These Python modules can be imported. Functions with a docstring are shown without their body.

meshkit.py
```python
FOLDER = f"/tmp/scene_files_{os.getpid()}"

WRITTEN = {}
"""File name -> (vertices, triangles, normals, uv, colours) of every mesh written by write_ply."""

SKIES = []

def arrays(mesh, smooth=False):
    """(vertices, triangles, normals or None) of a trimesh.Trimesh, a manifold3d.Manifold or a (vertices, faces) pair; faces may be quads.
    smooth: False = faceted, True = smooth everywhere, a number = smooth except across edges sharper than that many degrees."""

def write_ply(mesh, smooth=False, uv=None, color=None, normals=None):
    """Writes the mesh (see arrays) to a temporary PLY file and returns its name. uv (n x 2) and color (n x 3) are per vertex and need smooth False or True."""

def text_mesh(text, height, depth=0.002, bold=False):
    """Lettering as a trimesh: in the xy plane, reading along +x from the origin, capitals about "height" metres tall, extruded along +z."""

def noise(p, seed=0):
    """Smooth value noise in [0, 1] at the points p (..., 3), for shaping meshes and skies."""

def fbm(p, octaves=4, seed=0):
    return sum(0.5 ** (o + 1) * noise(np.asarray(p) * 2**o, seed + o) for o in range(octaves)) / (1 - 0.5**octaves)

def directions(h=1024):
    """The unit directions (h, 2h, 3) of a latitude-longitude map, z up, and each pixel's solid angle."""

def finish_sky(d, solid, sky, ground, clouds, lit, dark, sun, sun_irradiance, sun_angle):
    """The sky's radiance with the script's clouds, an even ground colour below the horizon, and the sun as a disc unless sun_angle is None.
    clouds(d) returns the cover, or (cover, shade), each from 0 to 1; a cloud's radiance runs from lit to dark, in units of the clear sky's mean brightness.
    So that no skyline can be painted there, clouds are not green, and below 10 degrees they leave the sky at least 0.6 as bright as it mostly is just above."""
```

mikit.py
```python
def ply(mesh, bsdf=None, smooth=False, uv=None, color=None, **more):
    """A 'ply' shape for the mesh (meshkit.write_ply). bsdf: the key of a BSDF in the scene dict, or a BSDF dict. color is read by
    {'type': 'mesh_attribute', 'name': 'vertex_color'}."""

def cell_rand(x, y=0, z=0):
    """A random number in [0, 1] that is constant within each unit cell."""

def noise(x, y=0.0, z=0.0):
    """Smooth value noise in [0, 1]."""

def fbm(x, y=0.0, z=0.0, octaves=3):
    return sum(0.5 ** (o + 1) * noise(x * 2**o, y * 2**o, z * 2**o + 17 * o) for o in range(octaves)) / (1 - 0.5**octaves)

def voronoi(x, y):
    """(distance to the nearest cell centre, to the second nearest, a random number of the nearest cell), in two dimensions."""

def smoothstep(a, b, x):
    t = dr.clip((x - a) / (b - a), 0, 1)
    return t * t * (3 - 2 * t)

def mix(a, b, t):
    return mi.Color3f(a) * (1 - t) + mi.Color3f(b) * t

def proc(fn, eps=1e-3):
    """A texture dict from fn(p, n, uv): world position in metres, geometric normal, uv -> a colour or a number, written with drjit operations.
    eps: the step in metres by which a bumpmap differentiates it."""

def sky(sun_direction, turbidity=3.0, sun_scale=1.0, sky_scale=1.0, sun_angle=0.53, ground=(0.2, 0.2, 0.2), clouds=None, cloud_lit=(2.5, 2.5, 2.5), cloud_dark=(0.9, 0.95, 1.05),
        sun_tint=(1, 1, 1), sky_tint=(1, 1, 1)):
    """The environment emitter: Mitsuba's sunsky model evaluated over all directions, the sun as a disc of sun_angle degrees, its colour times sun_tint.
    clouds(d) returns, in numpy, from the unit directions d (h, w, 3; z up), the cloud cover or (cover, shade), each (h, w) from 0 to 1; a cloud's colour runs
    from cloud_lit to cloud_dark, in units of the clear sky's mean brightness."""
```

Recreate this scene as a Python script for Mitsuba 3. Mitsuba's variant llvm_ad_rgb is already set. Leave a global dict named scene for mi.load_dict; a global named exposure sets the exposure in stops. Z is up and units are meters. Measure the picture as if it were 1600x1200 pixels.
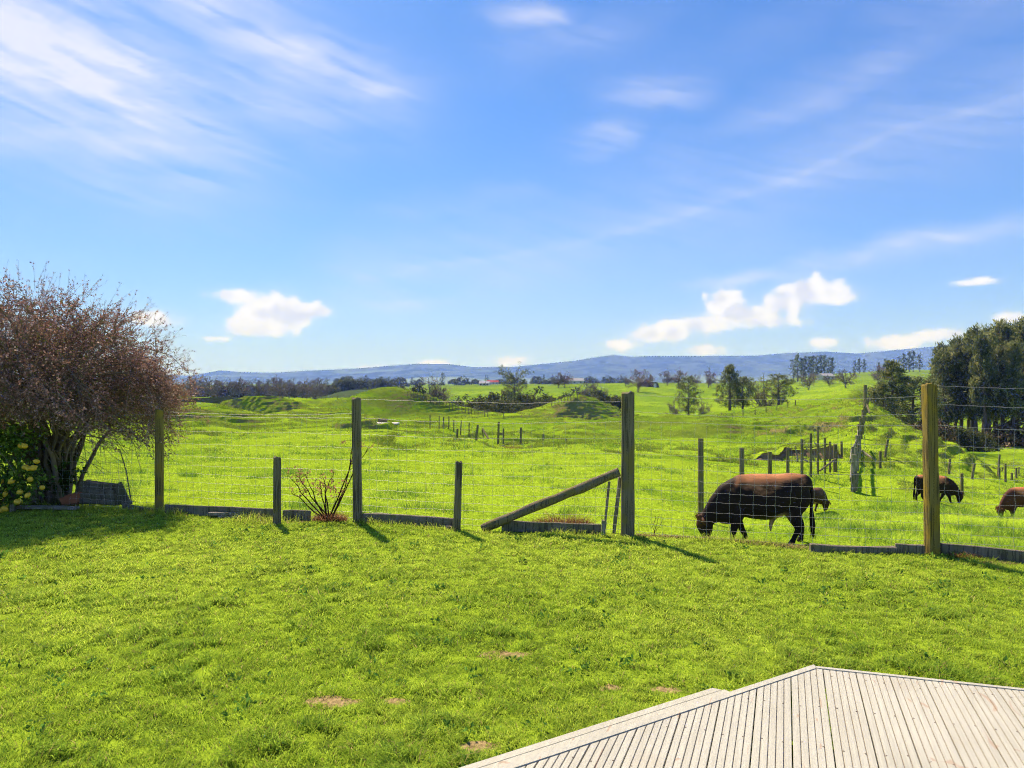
import math, random
import numpy as np, trimesh, manifold3d as m3, drjit as dr, mitsuba as mi
import mikit, meshkit
from mikit import proc, noise, fbm, smoothstep, mix, cell_rand
from scipy.interpolate import PchipInterpolator
from scipy.ndimage import map_coordinates, gaussian_filter

T = mi.ScalarTransform4f
scene, labels = {}, {}
rng = np.random.default_rng(7)

# ------------------------------------------------------------------ camera, sky, exposure
EYE = 2.2
F = 1100.0                                    # focal length in pixels of a 1600-wide picture
scene['camera'] = {'type': 'perspective', 'fov': math.degrees(2 * math.atan(800 / F)), 'fov_axis': 'x',
                   'near_clip': 0.05, 'far_clip': 40000.0,
                   'to_world': T().look_at(origin=[0, 0, EYE], target=[0, 1, EYE], up=[0, 0, 1]),
                   'medium': {'type': 'ref', 'id': 'air'}}
exposure = 2.15
SUN_AZ, SUN_EL = math.radians(-27), math.radians(50)
SUN = [math.sin(SUN_AZ) * math.cos(SUN_EL), math.cos(SUN_AZ) * math.cos(SUN_EL), math.sin(SUN_EL)]


def azel(px, py):
    u, v = (px - 800) / F, (600 - py) / F
    return math.degrees(math.atan(u)), math.degrees(math.atan(v / math.hypot(1, u)))


CIRRUS = [  # azimuth, elevation, half length, half width (degrees), tilt, strength
    (-35, 21.5, 13, 5.2, -20, .95), (-32, 16.5, 11, 2.6, -4, .45), (-20, 21, 7, 2.4, -16, .35), (-40, 19, 9, 4, -8, .5), (-31, 18.0, 10, 1.1, 2, .55), (-34, 15.8, 10, 1.7, 3, .40), (-23, 26, 12, 2.8, -24, .55),
    (-15.5, 23.6, 7.5, 1.9, -14, .62), (-12, 22.4, 3.4, 1.3, 4, .55), (1.6, 27.5, 3.4, .75, 0, .55), (12, 22, 4.2, 1.3, -6, .38),
    (8, 18.8, 3.2, 1.1, 4, .33), (5, 26, 6, 1.2, 6, .18), (25, 21, 9, 1.6, 14, .22), (-4, 14, 9, 1.2, 6, .14), (30, 9.6, 8, .8, 5, .42), (-9, 6.6, 5, .75, -2, .30), (17.5, 8.2, 4, .4, 3, .34), (34, 25, 8, 3.4, 12, .15),
    (12, 14.5, 10, 3.6, 15, .17), (-27, 13.4, 5, .8, -4, .18), (2, 10.3, 7, 1.3, 8, .16), (20, 24.5, 8, 2, 10, .07)]
STREAK = [azel(*p) for p in ((560, 432), (720, 412), (880, 384), (1050, 342), (1230, 280), (1400, 205), (1620, 145))]
PUFFS = [(430, 480, 34, 26), (400, 503, 42, 20), (462, 494, 30, 18), (362, 462, 30, 11), (500, 486, 20, 12), (405, 518, 48, 10),
         (1132, 470, 30, 22), (1155, 490, 26, 14), (1092, 508, 52, 18), (1030, 523, 50, 15), (965, 541, 26, 10), (1262, 452, 42, 22), (1228, 476, 40, 20),
         (1312, 464, 28, 14), (1205, 503, 50, 13), (1100, 548, 28, 9), (798, 564, 34, 8), (1400, 537, 36, 12), (1452, 525, 22, 9), (1582, 498, 24, 11),
         (1492, 522, 24, 10), (240, 500, 42, 15), (340, 530, 22, 4), (1524, 441, 26, 5), (680, 568, 28, 5), (1284, 536, 20, 8), (600, 575, 40, 4)]


def clouds(d):
    az, el = np.degrees(np.arctan2(d[..., 0], d[..., 1])), np.degrees(np.arcsin(np.clip(d[..., 2], -1, 1)))
    q = np.stack([az, el, az * 0], -1)
    wx = (meshkit.fbm(q * .16 + 3, 4, 5) - .5) * 7
    wy = (meshkit.fbm(q * .20 + 40, 4, 9) - .5) * 4
    fine = meshkit.fbm(np.stack([az * .16 + wy * .3, el * .75 + wx * .22, az * 0], -1), 5, 21)
    fib = meshkit.fbm(np.stack([az * .42 + el * .7 + wx * .1, el * 2.6 + az * .55 + wy * .5, az * 0], -1), 5, 33)
    tex = np.clip(.66 + .80 * (fine - .44) + 1.0 * (fib - .5), 0, 1.2)
    thin = np.zeros_like(az)
    for a, e, l, w, t, s in CIRRUS:
        t = math.radians(t)
        x, y = az - a + wx * .45, el - e + wy * .5
        p, r = x * math.cos(t) + y * math.sin(t), -x * math.sin(t) + y * math.cos(t)
        thin = np.maximum(thin, s * np.exp(-(np.abs(p) / l) ** 2.4 - (np.abs(r) / w) ** 1.7))
    for (a0, e0), (a1, e1) in zip(STREAK, STREAK[1:]):
        x, y = az + wx * .05, el + wy * .22
        k = np.clip(((x - a0) * (a1 - a0) + (y - e0) * (e1 - e0)) / ((a1 - a0) ** 2 + (e1 - e0) ** 2), 0, 1)
        r = np.hypot(x - a0 - k * (a1 - a0), y - e0 - k * (e1 - e0))
        thin = np.maximum(thin, .30 * np.exp(-(r / .8) ** 1.4))
        thin = np.maximum(thin, .21 * np.exp(-(r / 3.4) ** 1.6))
    # the same thin veil goes on round the rest of the sky
    veil = np.clip(meshkit.fbm(np.stack([d[..., 0] * 3 + 2, d[..., 1] * 3, d[..., 2] * 7], -1), 5, 61) - .52, 0, 1) * 1.6
    away = np.clip((np.abs(az) - 40) / 15, 0, 1)
    cover = thin * tex * 1.25 + veil * (.15 + .85 * away)
    lump = meshkit.fbm(np.stack([az * .55, el * .7, az * 0 + 5], -1), 5, 71)
    lump2 = meshkit.fbm(np.stack([az * 1.15, el * 1.3, az * 0 + 9], -1), 5, 77)
    bil = np.zeros_like(az)
    for o in range(4):
        bil += .5 ** o * (1 - np.abs(2 * meshkit.noise(np.stack([az * .62 * 2 ** o + 3 * o, el * .75 * 2 ** o, az * 0 + 7 * o], -1), 90 + o) - 1))
    bil = bil / 1.875
    puff, low = np.zeros_like(az), np.zeros_like(az)
    for px, py, rx, ry in PUFFS:
        a, e = azel(px, py)
        rx, ry = rx / F * 57.3 * math.cos(math.radians(a)) ** 1.0, ry / F * 57.3 * math.cos(math.radians(a))
        y = (el - e) / ry
        y = np.where(y < 0, y * 1.25, y)
        g = np.exp(-((az - a) / rx) ** 2 - y ** 2)
        puff = puff + g
        low = np.maximum(low, g * np.clip(.5 - y * .6, 0, 1))
    rest = np.clip(meshkit.fbm(np.stack([az * .12, el * .3, az * 0 + 2], -1), 5, 81) * 2.2 - 1.15, 0, 1) * np.exp(-((el - 4) / 3.5) ** 2) * away
    puff = puff + rest
    dens = puff * 1.2 + (lump - .5) * .7 + (bil - .62) * 1.15 + (lump2 - .5) * .5
    solid = np.clip((dens - .40) / .50, 0, 1)
    solid = solid * solid * (3 - 2 * solid) * np.clip(puff * 5, 0, 1)
    hazy = np.clip(puff * .5, 0, .35)
    c = 1 - (1 - np.clip(cover, 0, .9)) * (1 - solid * .95) * (1 - hazy * .6)
    low_haze = .62 * np.exp(-np.clip(el, 0, 90) / 5.5)          # the pale band over the horizon
    c = 1 - (1 - c) * (1 - low_haze)
    shade = np.maximum(np.clip(.6 * low_haze + .45 * cover, 0, 1) / np.maximum(c, 1e-3), 0) * (1 - solid) + np.clip((low * .7 + (.64 - bil) * 2.6) * np.clip(puff, 0, 1), 0, 1) * solid
    return c, shade


scene['sky'] = mikit.sky(SUN, turbidity=2.6, sun_angle=2.0, sun_scale=1.45, sky_scale=.86, ground=(.16, .22, .07), clouds=clouds,
                         cloud_lit=(3.05, 3.05, 3.45), cloud_dark=(2.22, 2.33, 3.05), sun_tint=(1.0, .945, .93), sky_tint=(.48, .78, 1.42))
# the air that turns the far ranges blue
scene['air'] = {'type': 'homogeneous', 'albedo': {'type': 'rgb', 'value': [.95, .895, .99]},
                'sigma_t': {'type': 'rgb', 'value': [3.0e-5, 5.6e-5, 19e-5]}}

# ------------------------------------------------------------------ helpers


def numbered(name):
    if name not in scene and name not in labels and not any(k.startswith(name + '__') for k in scene):
        return name
    i = 1
    while True:
        k = f'{name}_{i:03d}'
        if k not in scene and k not in labels and not any(q.startswith(k + '__') for q in scene):
            return k
        i += 1


COUNT = {}


def fresh(name):
    """A key that is not taken; fast for names used often."""
    n = COUNT.get(name, 0)
    COUNT[name] = n + 1
    return name if n == 0 else f'{name}_{n:03d}'


def thing(name, label=None, cat=None, group=None, kind=None):
    k = fresh(name)
    labels[k] = {}
    if label: labels[k]['label'] = label
    if cat: labels[k]['category'] = cat
    if group: labels[k]['group'] = group
    if kind: labels[k]['kind'] = kind
    return k


def part(holder, name, mesh, bsdf, smooth=False, label=None, kind=None, color=None, to_world=None):
    k = fresh(holder + '__' + name)
    d = mesh if isinstance(mesh, dict) else mikit.ply(mesh, bsdf, smooth=smooth, color=color)
    if to_world is not None: d = {**d, 'to_world': to_world}
    scene[k] = d
    if label or kind:
        labels[k] = {}
        if label: labels[k]['label'] = label
        if kind: labels[k]['kind'] = kind
    return k


def one(key, mesh, bsdf, smooth=False, color=None):
    scene[key] = mikit.ply(mesh, bsdf, smooth=smooth, color=color)
    return key


def hexcol(r, g, b):
    """sRGB 0-255 to linear."""
    c = np.array([r, g, b]) / 255
    return np.where(c < .04045, c / 12.92, ((c + .055) / 1.055) ** 2.4)


class Soup:
    """Collects triangles and per-vertex colours."""
    def __init__(s):
        s.v, s.f, s.c, s.n = [], [], [], 0

    def add(s, v, f, c=(1, 1, 1)):
        v = np.asarray(v, float)
        s.v.append(v); s.f.append(np.asarray(f) + s.n)
        s.c.append(np.broadcast_to(np.asarray(c, float), (len(v), 3)))
        s.n += len(v)

    def mesh(s):
        return np.vstack(s.v), np.vstack(s.f)

    def color(s):
        return np.vstack(s.c)


def frames(t):
    ref = np.where(np.abs(t[:, 2:]) < .9, [[0, 0, 1.0]], [[1.0, 0, 0]])
    a = np.cross(t, ref); a /= np.linalg.norm(a, axis=1, keepdims=True) + 1e-12
    return a, np.cross(t, a)


def tube(points, radii, sides=6, cap=True):
    p = np.asarray(points, float)
    t = np.gradient(p, axis=0); t /= np.linalg.norm(t, axis=1, keepdims=True) + 1e-12
    a, b = frames(t)
    for i in range(1, len(p)):  # keep the frame from flipping
        if np.dot(a[i], a[i - 1]) < 0: a[i] *= -1; b[i] *= -1
    ang = np.arange(sides) * 2 * np.pi / sides
    r = np.broadcast_to(np.asarray(radii, float), (len(p),))
    v = p[:, None] + r[:, None, None] * (np.cos(ang)[None, :, None] * a[:, None] + np.sin(ang)[None, :, None] * b[:, None])
    i, j = np.meshgrid(np.arange(len(p) - 1), np.arange(sides), indexing='ij')
    q = np.stack([i * sides + j, i * sides + (j + 1) % sides, (i + 1) * sides + (j + 1) % sides, (i + 1) * sides + j], -1).reshape(-1, 4)
    f = np.vstack([q[:, [0, 1, 2]], q[:, [0, 2, 3]]])
    v = v.reshape(-1, 3)
    if cap:
        n = len(v)
        v = np.vstack([v, p[:1], p[-1:]])
        j = np.arange(sides); e = (len(p) - 1) * sides
        f = np.vstack([f, np.stack([np.full(sides, n), (j + 1) % sides, j], 1), np.stack([np.full(sides, n + 1), e + j, e + (j + 1) % sides], 1)])
    return v, f


def sticks(p0, p1, r0, r1, sides=3):
    """Many straight tapered twigs at once, no caps."""
    p0, p1 = np.asarray(p0, float), np.asarray(p1, float)
    t = p1 - p0; t /= np.linalg.norm(t, axis=1, keepdims=True) + 1e-12
    a, b = frames(t)
    ang = np.arange(sides) * 2 * np.pi / sides
    o = np.cos(ang)[None, :, None] * a[:, None] + np.sin(ang)[None, :, None] * b[:, None]
    r0 = np.broadcast_to(r0, (len(p0),))[:, None, None]; r1 = np.broadcast_to(r1, (len(p0),))[:, None, None]
    v = np.concatenate([p0[:, None] + o * r0, p1[:, None] + o * r1], 1).reshape(-1, 3)
    j = np.arange(sides); k = (j + 1) % sides
    q = np.concatenate([np.stack([j, k, k + sides], 1), np.stack([j, k + sides, j + sides], 1)])
    f = (q[None] + (np.arange(len(p0)) * 2 * sides)[:, None, None]).reshape(-1, 3)
    return v, f


def leaves(c, size, aspect=.5, up=None, spread=1.0, rs=None, fold=False):
    """Leaf-shaped quads (two triangles each, creased along the midrib) at the points c."""
    rs = rs or rng
    n = len(c)
    d = rs.normal(size=(n, 3)) * spread + (0 if up is None else up)
    d /= np.linalg.norm(d, axis=1, keepdims=True) + 1e-9
    s = rs.normal(size=(n, 3)); s -= (s * d).sum(1, keepdims=True) * d
    s /= np.linalg.norm(s, axis=1, keepdims=True) + 1e-9
    nn = np.cross(d, s)
    L = np.broadcast_to(size, (n,))[:, None] * rs.uniform(.7, 1.3, (n, 1))
    W = L * aspect * .5
    v = np.stack([c, c + d * L * .5 + s * W + nn * W * .5, c + d * L, c + d * L * .5 - s * W + nn * W * .5], 1).reshape(-1, 3)
    f = (np.array([[0, 1, 2], [0, 2, 3]])[None] + (np.arange(n) * 4)[:, None, None]).reshape(-1, 3)
    return v, f


def box(sx, sy, sz, bevel=.004):
    """A box with chamfered edges, centred on the origin."""
    b = min(bevel, .45 * min(sx, sy, sz))
    pts = [(x * (sx / 2 - (k != 0) * b), y * (sy / 2 - (k != 1) * b), z * (sz / 2 - (k != 2) * b)) for k in range(3) for x in (-1, 1) for y in (-1, 1) for z in (-1, 1)]
    return trimesh.convex.convex_hull(np.array(pts))


def beam(p, q, w, h, bevel=.006, rough=0.0, up=(0, 0, 1), seg=1, seed=0):
    """A timber from p to q (centre line), w wide, h high."""
    p, q = np.asarray(p, float), np.asarray(q, float)
    L = np.linalg.norm(q - p)
    m = box(L, w, h, bevel)
    if rough > 0:
        m = m.subdivide_to_size(max(L / 14, .06), max_iter=12)
        v = np.array(m.vertices)
        v += (meshkit.noise(v * np.array([3.0, 16, 16]) + seed * 7.7)[:, None] - .5) * rough * np.sign(v) * np.array([.3, 1, 1])
        v[:, 2] += math.sin(seed) * rough * .8 * np.cos(v[:, 0] / L * 3.1)
        m = trimesh.Trimesh(v, m.faces, process=False)
    x = (q - p) / L
    y = np.cross(up, x); y /= np.linalg.norm(y)
    M = np.eye(4); M[:3, 0], M[:3, 1], M[:3, 2], M[:3, 3] = x, y, np.cross(x, y), (p + q) / 2
    m.apply_transform(M)
    return m


def dome(n, cz=1.0, rs=None):
    rs = rs or rng
    v = rs.normal(size=(n, 3)); v /= np.linalg.norm(v, axis=1, keepdims=True)
    return v


# ------------------------------------------------------------------ materials
def rgb(*c): return {'type': 'rgb', 'value': list(map(float, c))}


VC = {'type': 'mesh_attribute', 'name': 'vertex_color'}
scene['leafy'] = {'type': 'twosided', 'bsdf': {'type': 'principled', 'base_color': VC, 'roughness': .62, 'specular': .3}}
scene['blade'] = {'type': 'principledthin', 'base_color': VC, 'roughness': .55, 'diff_trans': 1.15, 'eta': 1.35, 'spec_trans': 0.0}
scene['gloss_leaf'] = {'type': 'principledthin', 'base_color': VC, 'roughness': .34, 'diff_trans': .55, 'eta': 1.45, 'spec_trans': 0.0}
scene['thin_leaf'] = {'type': 'principledthin', 'base_color': VC, 'roughness': .5, 'diff_trans': 1.0, 'eta': 1.15, 'spec_trans': 0.0}
scene['bark'] = {'type': 'twosided', 'bsdf': {'type': 'principled', 'base_color': VC, 'roughness': .9, 'specular': .15}}
scene['coat'] = {'type': 'principled', 'base_color': VC, 'roughness': .68, 'specular': .12}


def weathered(base, green, dark, sc=1.0):
    """Old timber: streaks along z, lichen and moss blotches."""
    def fn(p, n, uv):
        g = fbm(p.x * 70 * sc, p.y * 70 * sc, p.z * 3.5 * sc, 3)
        l = fbm(p.x * 7, p.y * 7, p.z * 4, 3)
        crack = smoothstep(.60, .70, noise(p.x * 95, p.y * 95, p.z * 2.2))
        c = mix(mi.Color3f(*base) * (.62 + .76 * g), mi.Color3f(*green), smoothstep(.46, .66, l) * .8)
        return mix(c, mi.Color3f(*dark), crack * .7)
    return proc(fn)


def grain_bump(p, n, uv):
    return noise(p.x * 95, p.y * 95, p.z * 2.2) + .6 * fbm(p.x * 60, p.y * 60, p.z * 5, 2)


def timber(key, base, green, dark):
    scene[key] = {'type': 'bumpmap', 'arbitrary': proc(grain_bump), 'scale': .004,
                  'bsdf': {'type': 'twosided', 'bsdf': {'type': 'principled', 'base_color': weathered(base, green, dark), 'roughness': .88, 'specular': .2}}}


timber('post_wood', (.16, .145, .095), (.17, .155, .045), (.04, .035, .025))
timber('yellow_post_wood', (.19, .155, .045), (.26, .195, .022), (.05, .04, .02))
timber('grey_wood', (.25, .235, .20), (.17, .18, .10), (.06, .055, .045))
timber('board_wood', (.17, .155, .125), (.13, .14, .07), (.045, .04, .035))


def deck_col(p, n, uv):
    d = mi.Float(math.sin(math.radians(21.2))), mi.Float(math.cos(math.radians(21.2)))
    along, across = p.x * d[0] + p.y * d[1], p.x * d[1] - p.y * d[0]
    g = fbm(across * 120, along * 3.0, 0, 3)
    b = fbm(across * 6, along * 2.5, 3, 3)
    st = smoothstep(.62, .80, fbm(p.x * 3.2, p.y * 3.2, 8, 3))
    c = mix(mi.Color3f(.28, .295, .252), mi.Color3f(.405, .43, .38), g * .7 + b * .5)
    c = mix(c, mi.Color3f(.33, .33, .275), st * .4)
    knot = smoothstep(.045, .02, dr.sqrt(dr.square((noise(across * 9, along * 3.1, 20) - .5)) + dr.square(noise(across * 9, along * 3.1, 31) - .5)))
    c = mix(c, mi.Color3f(.30, .20, .13), knot * .55)
    return mix(mi.Color3f(.20, .155, .115), c, 1 - .7 * smoothstep(-.0095, -.0080, p.z - .45) * smoothstep(-.0035, -.0048, p.z - .45))


scene['deck_wood'] = {'type': 'twosided', 'bsdf': {'type': 'principled', 'base_color': proc(deck_col), 'roughness': .75, 'specular': .25}}
scene['steel'] = {'type': 'principled', 'base_color': rgb(.42, .43, .43), 'metallic': .3, 'roughness': .5}
scene['rusty_wire'] = {'type': 'principled', 'base_color': rgb(.10, .085, .07), 'metallic': .2, 'roughness': .7}


def turf(p, n, uv):
    """Grazed pasture: lime and darker swards, worn and dry patches, steep bits earthier."""
    a = fbm(p.x * .045, p.y * .045, 0, 4)
    b = fbm(p.x * .5, p.y * .5, 4, 4)
    s = fbm(p.x * 3.3, p.y * 3.3, 1, 3)
    f = fbm(p.x * 16, p.y * 16, 6, 2)
    c = mix(mi.Color3f(.185, .320, .018), mi.Color3f(.260, .410, .022), smoothstep(.35, .65, a))
    c = mix(c, mi.Color3f(.085, .200, .012), smoothstep(.52, .72, b) * .55)
    c = c * (.68 + .64 * (.5 * s + .5 * f))
    g = fbm(p.x * .35, p.y * .35, p.z * 1.6, 3)
    steep = smoothstep(.993, .955, n.z)
    c = mix(c, mi.Color3f(.165, .215, .036) * (.65 + .7 * s), steep * smoothstep(.25, .60, g) * .65)
    c = mix(c, mi.Color3f(.24, .17, .10), smoothstep(.80, .66, n.z) * smoothstep(.4, .6, b) * .6)
    far = smoothstep(260, 700, p.y)
    c = mix(c, mi.Color3f(.14, .215, .035), far * .6)
    return c


scene['turf'] = {'type': 'bumpmap', 'arbitrary': proc(lambda p, n, uv: fbm(p.x * 5, p.y * 5, 0, 3) + .5 * fbm(p.x * 21, p.y * 21, 0, 2), eps=.01), 'scale': .10,
                 'bsdf': {'type': 'twosided', 'bsdf': {'type': 'diffuse', 'reflectance': proc(turf)}}}

BARE = [(792, 1021, .19, .10), (515, 1098, .20, .10), (612, 1096, .11, .06), (958, 1074, .09, .06), (1045, 1081, .15, .06), (752, 1172, .11, .07)]
BARE_XY = [((px - 800) / F * EYE * F / (py - 600), EYE * F / (py - 600), a, b) for px, py, a, b in BARE]


def lawn_soil(p, n, uv):
    s = fbm(p.x * 9, p.y * 9, 0, 4)
    c = mix(mi.Color3f(.065, .11, .012), mi.Color3f(.20, .31, .022), smoothstep(.3, .7, s))
    for x, y, a, b in BARE_XY:
        r = dr.sqrt(dr.square((p.x - x) / a) + dr.square((p.y - y) / b)) + (fbm(p.x * 14, p.y * 14, 3, 3) - .5) * 1.4
        c = mix(c, mi.Color3f(.25, .20, .10) * (.5 + .9 * noise(p.x * 60, p.y * 60)), smoothstep(1.1, .7, r))
    return c


scene['lawn_soil'] = {'type': 'twosided', 'bsdf': {'type': 'diffuse', 'reflectance': proc(lawn_soil)}}


def range_col(p, n, uv):
    a = fbm(p.x * .0016, p.y * .0016, p.z * .004, 4)
    b = fbm(p.x * .008, p.y * .008, 0, 3)
    c = mix(mi.Color3f(.020, .040, .034), mi.Color3f(.045, .070, .045), smoothstep(.4, .6, b))
    return mix(c, mi.Color3f(.13, .19, .06), smoothstep(.50, .66, a) * smoothstep(200, 60, p.z))


scene['range'] = {'type': 'diffuse', 'reflectance': proc(range_col)}
scene['clay'] = {'type': 'twosided', 'bsdf': {'type': 'diffuse', 'reflectance': proc(lambda p, n, uv: mix(mi.Color3f(.10, .075, .05), mi.Color3f(.33, .23, .15), fbm(p.x * 2.2, p.y * 2.2, p.z * 5, 4)))}}

# ------------------------------------------------------------------ terrain: rolling paddocks as one sheet
ROWS = [10, 14, 20, 28, 36, 46, 62, 72, 98, 110, 135, 170, 220, 300, 420, 600, 900, 1400, 2200, 4500]
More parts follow.
